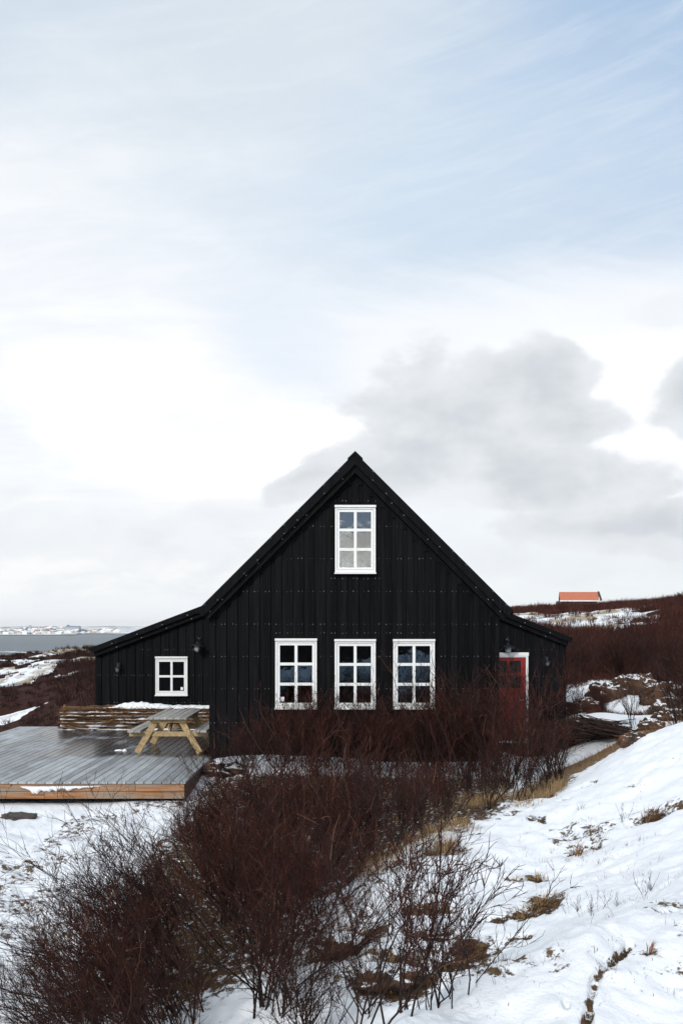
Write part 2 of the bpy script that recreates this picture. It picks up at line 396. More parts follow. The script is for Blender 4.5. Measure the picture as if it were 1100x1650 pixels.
def cover(x, y):
    """land cover: R bare earth, G dry straw-coloured grass, B heath scrub"""
    r = np.hypot(x, y); a = x / np.maximum(y, .1)
    bare = bare_mask(x, y)
    tan = line_mask(x, y, CREST, .55) * (1 - sstep(r, 20, 24))
    # under the front thicket
    th = sstep(y, 6.2, 8) * sstep(-y, -19.3, -17.6) * sstep(x, -3.2, -2.0) * (1 - sstep(x - .17 * y + sstep(-y, -12, -9) * 1.6, -.3, .4))
    bare = np.maximum(bare, th * (.82 - .5 * sstep(y, 17.6, 18.6)) * (1 - .5 * (1 - sstep(y, 9, 11)) * sstep(x, -1.0, 0)))
    bare = np.maximum(bare, .31 * sstep(-x, -.6, .2) * (1 - th) * (y > 0) * (r < 17))      # flecks in the yard
    bare = np.maximum(bare, (.10 + .50 * sstep(fbm(x * .8 + 3, y * .8, 4, 12), .56, .70)) * (r < 17))
    n = fbm(x * .09, y * .05, 4, 55); n2 = fbm(x * .35 + .2 * y, y * .13, 4, 56)
    scr = np.zeros(x.shape)
    # right-hand hill
    rh = sstep(y, 30, 34) * sstep(a, .10, .14)
    scr = np.maximum(scr, rh)
    patch = sstep(y, 66, 71) * (1 - sstep(y + 30 * (a - .2), 100, 106)) * (1 - sstep(a + (n2 - .5) * .12, .295, .315))
    scr = scr * (1 - patch * 1.0) ; tan = np.maximum(tan, patch * (.50 + (fbm(x * .5, y * .25, 4, 58) - .5) * 1.8))
    # left heath
    lh = sstep(y, 25, 26.5) * sstep(-a, .16, .2) * (r < 260)
    near_hill = sstep(a, -.345, -.33) * (1 - sstep(y - (25 + (a + .335) * 300), -1.5, 2.0))
    pat = sstep(fbm(x * .17 + .09 * y, y * .055, 5, 57), .425, .475)
    scr = np.where(lh > 0, np.maximum(lh * pat, lh * near_hill * sstep(y, 26, 28)), scr)
    tan = np.where(lh > .5, np.maximum(tan, (1 - pat) * (fbm(x * .6, y * .2, 3, 61) * 1.6 - .1)), tan)
    for pl, w_, t_ in HEATH:
        m_ = np.clip(line_mask(x, y, pl, w_) * 1.6, 0, 1) * (r > 24); m_ = sstep(m_ + (fbm(x * .8, y * .35, 4, 59) - .5) * 1.3, .45, .62)
        scr = scr * (1 - m_); tan = np.where(m_ > .3, t_ + (fbm(x * .9, y * .3, 3, 63) - .5) * .5, tan)
    bare = np.maximum(bare, line_mask(x, y, CRACK, .035) * (.72 + .5 * (fbm(x * 6, y * 6, 3, 64) - .5)) * (r < 7))
    rear = (y < -3) | ((y < 20) & (y > -4) & (np.abs(x) > 3.2) & (np.abs(x) > .42 * y + 2.2))  # unseen ground given dark scrub, added to darken the window reflections
    scr = np.where(rear, sstep(fbm(x * .12, y * .12, 4, 71), .26, .36), scr)
    scr = np.where((y < 20) & (y > -4) & rear, np.maximum(scr, .8), scr)
    other = (r > 30) & (lh < .5) & (rh < .5) & ~rear
    scr = np.where(other, sstep(n, .4, .55), scr)
    scr = np.where((r > 260), 0, scr)
    return bare, np.clip(tan, 0, 1), scr

th_f = np.linspace(-23, 23, 470); th_s = np.concatenate([np.arange(24.5, 335.6, 2.2)])
ths = np.radians(np.concatenate([th_f, th_s])); nt = len(ths)
rs = np.concatenate([[.05, .4, .9, 1.4], np.geomspace(1.8, 20, 460), np.geomspace(20.15, 140, 190), np.geomspace(143, 1300, 100)]); nr = len(rs)
RR, TT = np.meshgrid(rs, ths, indexing='ij')
gx = RR * np.sin(TT); gy = RR * np.cos(TT)
gzv = H(gx.ravel(), gy.ravel())
bare, tan, scr = cover(gx.ravel(), gy.ravel())
edge = sstep(bare + (fbm(gx.ravel() * 7, gy.ravel() * 7, 3, 90) - .5) * .9, .5, .75)
rad = RR.ravel()
gzv = gzv - edge * .035 * (rad < 20) - .035 * np.clip(line_mask(gx.ravel(), gy.ravel(), FOLD, .10), 0, 1) * (rad < 9) + sstep(tan, .4, 1) * .05 * (fbm(gx.ravel() * 9, gy.ravel() * 9, 3, 91)) * (rad < 25)
idx = np.arange(nr * nt).reshape(nr, nt)
nx = np.roll(idx, -1, axis=1)
quads = np.stack([idx[:-1], nx[:-1], nx[1:], idx[1:]], -1).reshape(-1, 4)[:, ::-1]

def new_mat(name):
    m_ = bpy.data.materials.new(name); m_.use_nodes = True
    t = NT(m_.node_tree); bs = m_.node_tree.nodes['Principled BSDF']
    return m_, t, bs
def link(t, a, b): t.l.new(a, b)
def bump(t, bs, h, strength, dist):
    b = t.node('ShaderNodeBump', ins={0: strength, 1: dist, 'Height': h}); t.l.new(b.outputs[0], bs.inputs['Normal'])

def snow_color(t, v):
    return t.mix(t.noise(v, .8, 4), (.80, .83, .87), (.86, .87, .89))
# ground material
ground_mat, t, bs = new_mat('snowy_ground')
geo = t.node('ShaderNodeNewGeometry'); pos = geo.outputs['Position']
att = t.node('ShaderNodeAttribute', attribute_name='cover'); sc_ = t.node('ShaderNodeSeparateColor', ins={0: att.outputs['Color']})
bR, bG, bB = sc_.outputs[:3]
nf = t.noise(pos, 11, 6, .65); nfine = t.noise(pos, 42, 5, .7); nmed = t.noise(t.scalev(pos, 1, .4, 1), .75, 8, .7)
nl = t.noise(t.scalev(pos, 1, .4, 1), .7, 5, .6)
dist = t.node('ShaderNodeVectorMath', operation='LENGTH', ins={0: pos}).outputs['Value']
farf = t.ss(dist, 25, 60)
e1 = t.m('ADD', bR, t.m('ADD', t.m('MULTIPLY', t.m('SUBTRACT', nf, .5), 1.5), t.m('MULTIPLY', t.m('SUBTRACT', nfine, .5), .9)))
m_bare = t.ss(e1, .60, .74)
earth = t.mix(t.ss(nfine, .35, .65), (.022, .014, .010), (.13, .075, .04))
earth = t.mix(t.ss(nf, .5, .7), earth, (.20, .13, .065))
snw = snow_color(t, pos)
c = t.mix(m_bare, snw, earth)
tn = t.m('ADD', bG, t.m('MULTIPLY', t.m('SUBTRACT', t.mix(farf, nf, nmed), .5), 1.3))
straw = t.mix(t.ss(nfine, .35, .7), (.11, .065, .03), (.38, .27, .15))
straw = t.mix(farf, straw, t.mix(nmed, (.30, .23, .15), (.50, .42, .31)))
m_tan = t.ss(tn, .42, .62)
c = t.mix(m_tan, c, straw)
sn_ = t.m('ADD', bB, t.m('MULTIPLY', t.m('SUBTRACT', nl, .5), .9))
m_scr = t.ss(sn_, .45, .62)
heath = t.mix(t.noise(pos, 1.3, 5, .7), (.010, .004, .0035), (.060, .023, .016))
c = t.mix(m_scr, c, heath)
# sea-shore rocks
sz = t.node('ShaderNodeSeparateXYZ', ins={0: pos}).outputs[2]
rock = t.m('MULTIPLY', t.ss(dist, 700, 800), t.ss(t.noise(t.scalev(pos, .01, .03, 1), 1.0, 6, .65), .40, .50))
c = t.mix(rock, c, (.035, .04, .05))
link(t, c, bs.inputs['Base Color']); bs.inputs['Roughness'].default_value = .75; link(t, t.lin(t.m('MAXIMUM', m_scr, m_bare), 0, 1, .22, .03), bs.inputs['Specular IOR Level'])
hh = t.m('ADD', t.m('MULTIPLY', t.noise(pos, 30, 6, .7), .35), t.m('MULTIPLY', t.noise(t.scalev(pos, 1, .5, 1), 6, 5, .6), 1.0))
hh = t.m('ADD', hh, t.m('MULTIPLY', t.m('MULTIPLY', nfine, t.m('MAXIMUM', m_bare, m_tan)), 1.2))
bump(t, bs, hh, .75, .035)

ground = mesh_obj('ground', np.stack([gx.ravel(), gy.ravel(), gzv], -1), quads, ground_mat, None, True)
ca = ground.data.attributes.new('cover', 'FLOAT_COLOR', 'POINT')
ca.data.foreach_set('color', np.stack([bare, tan, scr, np.ones_like(bare)], -1).astype(np.float32).ravel())
tag(ground, kind='structure')

# sea
sea_mat, t, bs = new_mat('sea_water')
pos = t.node('ShaderNodeNewGeometry').outputs['Position']
n1 = t.noise(t.scalev(pos, .004, .03, 1), 1.0, 6, .65)
link(t, t.mix(n1, (.13, .16, .18), (.22, .25, .27)), bs.inputs['Base Color'])
bs.inputs['Roughness'].default_value = .45; bs.inputs['IOR'].default_value = 1.33; bs.inputs['Specular IOR Level'].default_value = .25
bump(t, bs, t.noise(t.scalev(pos, .05, .25, 1), 1.0, 5, .7), 1.0, 6.0)
sea = mesh_obj('sea', [(-20000, 650, SEA), (20000, 650, SEA), (20000, 24000, SEA), (-20000, 24000, SEA)], [(0, 1, 2, 3)], sea_mat)
tag(sea, kind='structure')

# far shore
far_mat, t, bs = new_mat('far_shore_snow')
geo = t.node('ShaderNodeNewGeometry'); pos = geo.outputs['Position']
z_ = t.node('ShaderNodeSeparateXYZ', ins={0: pos}).outputs[2]
nn = t.noise(t.scalev(pos, .006, .004, .03), 1.0, 7, .7)
c = t.mix(t.ss(nn, .46, .58), (.72, .74, .77), (.30, .28, .26))
c = t.mix(t.ss(z_, -18.5, -20.5), c, (.05, .055, .06))
link(t, c, bs.inputs['Base Color']); bs.inputs['Roughness'].default_value = .9
hx = np.linspace(-2600, 1800, 260); hy = np.concatenate([np.linspace(3150, 4300, 30), np.linspace(4500, 8500, 20)])
HX, HY = np.meshgrid(hx, hy, indexing='ij')
def far_h(x, y):
    a = x / y
    front = 3250 + 650 * sstep(a, -.27, -.262) + (fbm(x * .002, x * 0 + 3.3, 3, 80) - .5) * 160
    rise = np.clip((y - front) / 900, 0, 1)
    h = SEA - 6 + 8.5 * sstep(y, front, front + 30) + rise * (13 + 16 * (fbm(x * .003, y * .002, 4, 81) - .35)) + sstep(y, 5200, 8000) * (fbm(x * .0012, y * .0006, 3, 82)) * 34
    return h
hz_ = far_h(HX, HY)
hi = np.arange(hz_.size).reshape(hz_.shape)
hq = np.stack([hi[:-1, :-1], hi[1:, :-1], hi[1:, 1:], hi[:-1, 1:]], -1).reshape(-1, 4)
hills = mesh_obj('hills', np.stack([HX.ravel(), HY.ravel(), hz_.ravel()], -1), hq, far_mat, None, True)
tag(hills, kind='structure')

# ------------------------------------------------------------------ materials for things
def wood_mat(name, c0, c1, grain=(30, 30, 1.2), rough=.7, isl=.25, bumps=.25, spec=.3):
    m_, t, bs = new_mat(name)
    oc = t.node('ShaderNodeTexCoord').outputs['Object']; g = t.node('ShaderNodeNewGeometry')
    isd = g.outputs['Random Per Island']
    off = t.node('ShaderNodeVectorMath', operation='ADD', ins={0: t.scalev(oc, *grain), 1: t.vec(t.m('MULTIPLY', isd, 37.0), t.m('MULTIPLY', isd, 91.0), 0)}).outputs[0]
    n = t.noise(off, 1.0, 6, .65, .3)
    c = t.mix(t.ss(n, .3, .7), c0, c1)
    c = t.mix(1.0, c, t.mix(isd, (1 - isl,) * 3, (1 + isl,) * 3), 'MULTIPLY')
    link(t, c, bs.inputs['Base Color']); bs.inputs['Roughness'].default_value = rough; bs.inputs['Specular IOR Level'].default_value = spec
    bump(t, bs, n, bumps, .004)
    return m_, t, bs, c, n, oc, isd
black, t, bs, c, n, oc, isd = wood_mat('black_stained_boards', (.0016, .0017, .0021), (.0070, .0073, .0088), (28, 28, 1.0), .66, .40, .40, .07)
scf = t.ss(t.noise(t.scalev(oc, 9, 9, 3.0), 1.0, 5, .75), .70, .78)
link(t, t.mix(t.m('MULTIPLY', scf, .5), c, (.045, .045, .05)), bs.inputs['Base Color'])
blackroof = wood_mat('black_roof_boards', (.002, .002, .0025), (.006, .0062, .0075), (2, 25, 2), .7, .2, .2, .07)[0]
white, t, bs, *_ = wood_mat('white_painted_wood', (.74, .745, .73), (.82, .82, .81), (18, 18, 18), .45, .03, .08, .4)
red, t, bs, c, *_ = wood_mat('red_painted_wood', (.15, .007, .006), (.26, .012, .010), (25, 25, 1.5), .5, .1, .15, .4)
larch, t, bs, c, n, oc, isd = wood_mat('orange_larch_boards', (.15, .062, .026), (.36, .175, .075), (1.6, 20, 26), .65, .2, .2)
gn = t.ss(t.noise(t.scalev(oc, .7, 1, 5, (2.1, 0, 0)), 1.0, 5, .7), .42, .58)
kn = t.ss(t.noise(t.scalev(oc, 9, 9, 14), 1.0, 2, .5), .70, .76)
c2 = t.mix(t.m('MULTIPLY', gn, .85), c, (.22, .19, .15)); c2 = t.mix(kn, c2, (.05, .02, .012))
link(t, c2, bs.inputs['Base Color'])
pine, t, bs, c, n, oc, isd = wood_mat('pressure_treated_pine', (.27, .185, .09), (.50, .365, .19), (14, 14, 14), .65, .12, .2)
grey_top, t, bs, c, n, oc, isd = wood_mat('weathered_table_boards', (.22, .21, .19), (.40, .385, .36), (30, 1.5, 30), .6, .22, .3)
# deck boards: silver-grey, damp and frosted in patches
deckm, t, bs, c, n, oc, isd = wood_mat('weathered_deck_boards', (.19, .20, .205), (.34, .355, .365), (26, 1.3, 26), .5, .34, .35, .30)
so = t.node('ShaderNodeSeparateXYZ', ins={0: oc}); ox, oy = so.outputs[0], so.outputs[1]
fn = t.noise(t.scalev(oc, .9, .35, 1), 1.0, 6, .62, .4)
fn2 = t.noise(t.scalev(oc, 1.4, .55, 1, (4, 2, 0)), 1.0, 7, .7, .3)
wetr = t.m('MULTIPLY', t.ss(t.m('ADD', oy, t.m('MULTIPLY', t.m('SUBTRACT', fn2, .5), 2.5)), 2.9, 3.5), t.ss(t.m('ADD', fn, t.m('MULTIPLY', ox, .05)), .38, .48))
wet = t.m('MULTIPLY', wetr, t.ss(oy, 9.4, 8.4, .25, 1.0))
frost = t.m('MULTIPLY', t.ss(fn2, .46, .66), t.m('SUBTRACT', 1.0, wet))
frost = t.m('MULTIPLY', frost, t.lin(ox, 1.5, -3.5, .35, 1.0))
c2 = t.mix(t.m('MULTIPLY', wet, .88), c, (.018, .013, .013))
c2 = t.mix(t.m('MULTIPLY', frost, .62), c2, (.60, .65, .71))
link(t, c2, bs.inputs['Base Color'])
link(t, t.lin(wet, 0, 1, .50, .24), bs.inputs['Roughness'])
dark_void = bpy.data.materials.new('gap_shade_black'); dark_void.use_nodes = True  # near-black colour standing in for the shade in gaps and hollows
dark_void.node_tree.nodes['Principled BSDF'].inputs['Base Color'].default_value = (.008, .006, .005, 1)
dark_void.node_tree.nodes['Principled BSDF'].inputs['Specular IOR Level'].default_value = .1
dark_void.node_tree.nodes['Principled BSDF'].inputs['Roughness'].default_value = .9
def plain(name, col, rough=.5, metal=0.0, nscale=20, var=.15, bmp=.1, spec=.5):
    m_, t, bs = new_mat(name)
    oc = t.node('ShaderNodeTexCoord').outputs['Object']; n = t.noise(oc, nscale, 4, .6)
    link(t, t.mix(n, tuple(x * (1 - var) for x in col), tuple(min(1, x * (1 + var)) for x in col)), bs.inputs['Base Color'])
    bs.inputs['Roughness'].default_value = rough; bs.inputs['Metallic'].default_value = metal; bs.inputs['Specular IOR Level'].default_value = spec
    bump(t, bs, n, bmp, .01)
    return m_
nail_m = plain('galvanised_nails', (.5, .5, .52), .4, .3)
metal_dark = plain('black_enamel_metal', (.025, .028, .033), .28, .4)
metal_edge = plain('worn_galvanised_metal', (.45, .47, .5), .35, .7)
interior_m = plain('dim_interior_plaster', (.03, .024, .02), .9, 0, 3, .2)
paper_m = plain('white_paper', (.8, .8, .82), .6)
snow_m, t, bs = new_mat('lying_snow')
pos = t.node('ShaderNodeNewGeometry').outputs['Position']
link(t, snow_color(t, pos), bs.inputs['Base Color']); bs.inputs['Roughness'].default_value = .8; bs.inputs['Specular IOR Level'].default_value = .2
bump(t, bs, t.noise(pos, 28, 6, .7), .6, .03)
# glass
def glass(name, ior, tint):
    m_, t, bs = new_mat(name)
    t.n.remove(bs)
    gl = t.node('ShaderNodeBsdfGlossy', ins={0: (*tint, 1), 1: .015}); tr = t.node('ShaderNodeBsdfTransparent', ins={0: (.80, .84, .82, 1)})
    oc = t.node('ShaderNodeTexCoord').outputs['Object']
    bmp = t.node('ShaderNodeBump', ins={0: .07, 1: .02, 'Height': t.noise(oc, 5, 2)}); t.l.new(bmp.outputs[0], gl.inputs['Normal'])
    fr = t.node('ShaderNodeFresnel', ins={0: ior})
    mx = t.node('ShaderNodeMixShader', ins={0: fr.outputs[0], 1: tr.outputs[0], 2: gl.outputs[0]})
    t.l.new(mx.outputs[0], t.n['Material Output'].inputs[0])
    return m_
glass_m = glass('window_glass', 1.62, (.55, .74, 1.0))
glass_u = glass('gable_window_glass', 1.95, (.92, .95, 1.0))  # same glass, reflectivity raised to brighten the mirrored sky
glass_d = glass('door_glass', 1.28, (.9, .85, .8))
# twigs
def twig_mat(name, c0, c1, c2):
    m_, t, bs = new_mat(name)
    g = t.node('ShaderNodeNewGeometry'); oi = t.node('ShaderNodeObjectInfo')
    c = t.mix(g.outputs['Random Per Island'], c0, c1)
    c = t.mix(t.ss(g.outputs['Random Per Island'], .93, .96), c, c2)
    c = t.mix(1.0, c, t.mix(oi.outputs['Random'], (.62, .66, .70), (1.5, 1.2, 1.1)), 'MULTIPLY')
    link(t, c, bs.inputs['Base Color']); bs.inputs['Roughness'].default_value = .6; bs.inputs['Specular IOR Level'].default_value = .12
    return m_
twig_m = twig_mat('reddish_brown_twigs', (.011, .0048, .0043), (.060, .0225, .0165), (.13, .075, .05))
stem_m = twig_mat('grey_brown_bark', (.010, .0075, .007), (.036, .024, .020), (.08, .06, .045))
scrub_m = twig_mat('distant_scrub_twigs', (.016, .0065, .0056), (.060, .0215, .016), (.10, .055, .035))
straw_m = twig_mat('dry_straw', (.26, .17, .08), (.50, .38, .20), (.16, .08, .035))
rust_m = twig_mat('rusty_dead_grass', (.07, .036, .02), (.22, .125, .06), (.34, .26, .16))

# ------------------------------------------------------------------ house
HO = (.26, 20.0, 0.0)
house = empty('wooden_house', HO, 'black timber house with a steep gable, lean-to wings, white windows and a red door', 'house')
def hb(mb, name, mat, parent=None, bevel=0.0, smooth=False):
    return mb.build(name, mat, parent or house, HO, smooth, bevel)
YM, YL = 20.0, 26.0
XL, XR, XC = -2.66, 3.17, .272
ZB = -.85
APEX = EYE + (CY - 729) * 19.79 / F           # outer top of bargeboards
def mtop(x): return APEX - abs(x - XC)
LX0, LZ0, LS = -6.543, 2.07, .378              # left wing barge tip, slope
RX0, RZ0, RSL = 6.00, 2.34, .396
def ltop(x): return LZ0 + (x - LX0) * LS
def rtop(x): return RZ0 + (RX0 - x) * RSL
WL, WR = -6.43, 5.87

def px2x(px, Y): return (px - CX) * Y / F
def py2z(py, Y): return EYE - (py - CY) * Y / F
OPEN = {}
def opening(px0, px1, py0, py1, Y): return (px2x(px0, Y), px2x(px1, Y), py2z(py1, Y), py2z(py0, Y))
wins = {'u': (539, 605.5, 814.5, 925, YM), 'a': (443, 511, 1029, 1143, YM), 'b': (538.5, 605.5, 1030, 1143, YM), 'c': (632.5, 700.5, 1030, 1143, YM), 's': (250.5, 303, 1058, 1121.5, YL)}
main_open = [opening(*wins[k]) for k in 'uabc']
left_open = [opening(*wins['s'])]
door_o = (px2x(787, YL), px2x(850, YL), py2z(1198, YL), py2z(1052, YL))
right_open = [door_o]

def strips(mb, x0, x1, y0, y1, zb, topf, opens):
    """one upright board x0..x1, its top cut to the roof slope, split round openings"""
    cuts = sorted({x0, x1, *[min(max(v, x0), x1) for o in opens for v in (o[0] + .03, o[1] - .03)]})
    for a, b in zip(cuts[:-1], cuts[1:]):
        if b - a < 1e-4: continue
        m_ = (a + b) / 2; zs = [(o[2] + .03, o[3] - .03) for o in opens if o[0] + .03 < m_ < o[1] - .03]
        lo = zb
        for z0, z1 in sorted(zs):
            if z0 > lo: mb.box(a, b, y0, y1, lo, z0)
            lo = z1
        poly = [(a, lo), (b, lo), (b, topf(b)), (a, topf(a))]
        if a < XC < b: poly.insert(3, (XC, topf(XC)))
        mb.prism(poly, y0, y1)

def wall_front(x0, x1, Yf, pitch, phase, cw, topf, opens, name, nail_rows, zb=ZB, blocks=True):
    mb = MB(); k0 = math.floor((x0 - phase) / pitch) - 1
    T = lambda x: topf(x) - .005
    strips(mb, x0, x1, Yf + .028, Yf + .12, zb, T, opens)
    k = k0
    while phase + k * pitch - cw / 2 < x1:
        c_ = phase + k * pitch; a, b = max(x0 + .002, c_ - cw / 2), min(x1 - .002, c_ + cw / 2)
        jy = random.uniform(-.0025, .0025)
        if b - a > .03: strips(mb, a, b, Yf + jy, Yf + .026, zb + random.uniform(0, .01), T, opens)
        bc = c_ + pitch / 2; a2, b2 = bc - (pitch - cw) / 2 + .003, bc + (pitch - cw) / 2 - .003
        if blocks and a2 > x0 and b2 < x1 and abs(bc - XC) > .06:
            zt = min(topf(a2), topf(b2))
            if not any(o[0] - .02 < bc < o[1] + .02 and o[2] < zt - .2 < o[3] for o in opens):
                mb.prism([(a2, zt - .40), (b2, zt - .40), (b2, topf(b2) - .01), (a2, topf(a2) - .01)], Yf - .002, Yf + .027)
        k += 1
    mb.cur = 1
    for z, xr in nail_rows:
        k = k0
        while phase + k * pitch < x1:
            for s_ in (-1, 1):
                x = phase + k * pitch + s_ * .037 + random.uniform(-.006, .006); zz = z + random.uniform(-.006, .006)
                if x0 + .02 < x < x1 - .02 and zz < topf(x) - .45 and (xr is None or xr[0] < x < xr[1]) and not any(o[0] - .03 < x < o[1] + .03 and o[2] - .05 < zz < o[3] + .05 for o in opens):
                    s2 = random.choice((.002, .003, .004, .0048))
                    mb.box(x - s2, x + s2, Yf - .009, Yf, zz - s2, zz + s2)
            k += 1
    return hb(mb, name, [black, nail_m])
mainb = lambda x: mtop(x) - .06
rows = [(py2z(p, YM), r_) for p, r_ in ((807, (px2x(535, YM), px2x(610, YM))), (848, None), (900, None), (932, (px2x(533, YM), px2x(612, YM))), (953, None), (1006, None), (1020, (px2x(440, YM), px2x(705, YM))), (1058, None), (1110, None), (1165, None))]
wall_front(XL, XR, YM, .2207, -1.93, .122, mainb, main_open, 'cladding', rows)
rows = [(py2z(p, YL), None) for p in (1047, 1088, 1132)]
wall_front(WL, -2.0, YL, .2207, -6.33, .122, lambda x: ltop(x) - .05, left_open, 'cladding', rows, blocks=False)
wall_front(3.0, WR, YL, .2207, 3.1, .122, lambda x: rtop(x) - .05, right_open, 'cladding', [(py2z(p, YL), None) for p in (1047, 1090)], blocks=False)
# flank walls and back (closed body)
YB = 31.0
mb = MB()
def flank(x, y0, y1, zt, sgn):
    mb.box(min(x, x - sgn * .10), max(x, x - sgn * .10), y0, y1, ZB, zt)
    y = y0 + .15
    while y < y1 - .1:
        mb.box(min(x, x + sgn * .024), max(x, x + sgn * .024), y, y + .122, ZB, zt - .004); y += .2207
flank(XL + .03, YM + .121, YB - .15, mainb(XL) - .12, -1)
flank(XR - .03, YM + .121, YB - .15, mainb(XR) - .12, 1)
flank(WL + .03, YL + .121, YB - .15, ltop(WL) - .16, -1)
flank(WR - .03, YL + .121, YB - .15, rtop(WR) - .16, 1)
mb.prism([(XL + .05, ZB), (XR - .05, ZB), (XR - .05, mainb(XR) - .1), (XC, mainb(XC) - .1), (XL + .05, mainb(XL) - .1)], YB - .12, YB)
mb.prism([(WL, ZB), (XL + .02, ZB), (XL + .02, ltop(XL) - .16), (WL, ltop(WL) - .16)], YB - .12, YB)
mb.prism([(XR - .02, ZB), (WR, ZB), (WR, rtop(WR) - .16), (XR - .02, rtop(XR) - .16)], YB - .12, YB)
hb(mb, 'side_wall', black)
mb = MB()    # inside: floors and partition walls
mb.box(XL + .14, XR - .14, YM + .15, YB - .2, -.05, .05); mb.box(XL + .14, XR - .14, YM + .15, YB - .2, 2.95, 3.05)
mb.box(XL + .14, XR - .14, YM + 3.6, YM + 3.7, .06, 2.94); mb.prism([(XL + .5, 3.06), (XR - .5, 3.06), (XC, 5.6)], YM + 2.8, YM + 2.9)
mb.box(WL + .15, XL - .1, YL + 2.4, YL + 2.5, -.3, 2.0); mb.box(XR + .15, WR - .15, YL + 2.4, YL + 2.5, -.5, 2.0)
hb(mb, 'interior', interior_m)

# roofs
def slab(mb, xa, za, xb, zb, y0, y1, th):
    mb.prism([(xa, za - th), (xb, zb - th), (xb, zb), (xa, za)] if xb > xa else [(xb, zb - th), (xa, za - th), (xa, za), (xb, zb)], y0, y1)
EX = 3.15                # eave half width of the main roof
mb = MB(); N = 14
for s_ in (-1, 1):
    for i in range(N):
        a = .012 + (EX - .012) * i / N; b = .012 + (EX - .012) * (i + 1) / N + .02
        xa, xb = XC + s_ * a, XC + s_ * min(b, EX)
        z0 = APEX - .028
        slab(mb, xa, z0 - a, xb, z0 - min(b, EX) + .012, 19.86, YB + .2, .05)
hb(mb, 'roof', blackroof)
mb = MB()
slab(mb, LX0 + .03, ltop(LX0) - .02, -2.2, ltop(-2.2) - .02, 25.86, YB + .2, .055)
hb(mb, 'roof', blackroof)
mb = MB()
slab(mb, 2.8, rtop(2.8) - .02, RX0 - .03, rtop(RX0) - .02, 25.86, YB + .2, .055)
hb(mb, 'roof', blackroof)
# bargeboards of the main gable, ends cut square to the slope
def barge(s_, off, th, y0, y1, xe):
    a = XC; b = XC + s_ * (xe - off * .55)
    zt = lambda x: APEX - off - abs(x - XC)
    cx = -s_ * th * .5
    poly = [(a, zt(a)), (a, zt(a) - th), (b + cx, zt(b + cx) - th), (b, zt(b))]
    if s_ > 0: poly = poly[::1]
    else: poly = poly[::-1]
    mb.prism(poly, y0, y1)
mb = MB()
for s_ in (-1, 1): barge(s_, 0, .235, 19.785, 19.825, 3.15)
mb.cur = 1
for s_ in (-1, 1):
    for i in range(11):
        x = XC + s_ * (.35 + i * .265)
        for d in (.03, .2):
            if random.random() < .5: mb.box(x - .005, x + .005, 19.778, 19.785, mtop(x) - d - .005, mtop(x) - d + .005)
hb(mb, 'bargeboard', [black, nail_m])
mb = MB()
for s_ in (-1, 1): barge(s_, .237, .15, 19.86, 19.90, 3.15)
mb.cur = 1
for s_ in (-1, 1):
    for i in range(12):
        x = XC + s_ * (.25 + i * .24)
        if random.random() < .7: mb.box(x - .006, x + .006, 19.851, 19.86, mtop(x) - .27 - .006, mtop(x) - .27 + .006)
hb(mb, 'bargeboard', [black, nail_m])
mb = MB()    # soffit filler between barge and wall
for s_ in (-1, 1):
    x1 = XC + s_ * 2.95
    po = [(XC, APEX - .1), (XC, APEX - .385), (x1, APEX - .385 - 2.95), (x1, APEX - .1 - 2.95)]
    mb.prism(po if s_ > 0 else po[::-1], 19.902, 19.985)
hb(mb, 'soffit', black)
mb = MB()    # ridge cap
for s_ in (-1, 1):
    po = [(XC, APEX + .03), (XC, APEX - .035), (XC + s_ * .15, APEX - .175), (XC + s_ * .15, APEX - .115)]
    mb.prism(po if s_ > 0 else po[::-1], 19.77, YB + .22)
hb(mb, 'ridge_cap', black)
# wings' bargeboards
for side, tipx, endx, fn_ in (('l', LX0, -2.35, ltop), ('r', RX0, 2.9, rtop)):
    s_ = -1 if side == 'l' else 1
    for off, th, y0, y1, ins in ((0, .145, 25.79, 25.83, 0), (.147, .12, 25.87, 25.91, .10)):
        mb = MB(); a = tipx - s_ * ins; b = endx
        po = [(a, fn_(a) - off), (a - s_ * .06, fn_(a - s_ * .06) - off - th), (b, fn_(b) - off - th), (b, fn_(b) - off)]
        mb.prism(po if side == 'l' else po[::-1], y0, y1)
        mb.cur = 1
        for i in range(5):
            x = a - s_ * (.6 + i * .65); z = fn_(x) - off - th * .7
            mb.box(x - .007, x + .007, y0 - .008, y0, z - .007, z + .007)
        hb(mb, 'bargeboard', [black, nail_m])
    mb = MB(); a = tipx - s_ * .12; b = endx
    po = [(a, fn_(a) - .08), (a, fn_(a) - .262), (b, fn_(b) - .262), (b, fn_(b) - .08)]
    mb.prism(po if side == 'l' else po[::-1], 25.912, 25.98)
    hb(mb, 'soffit', black)

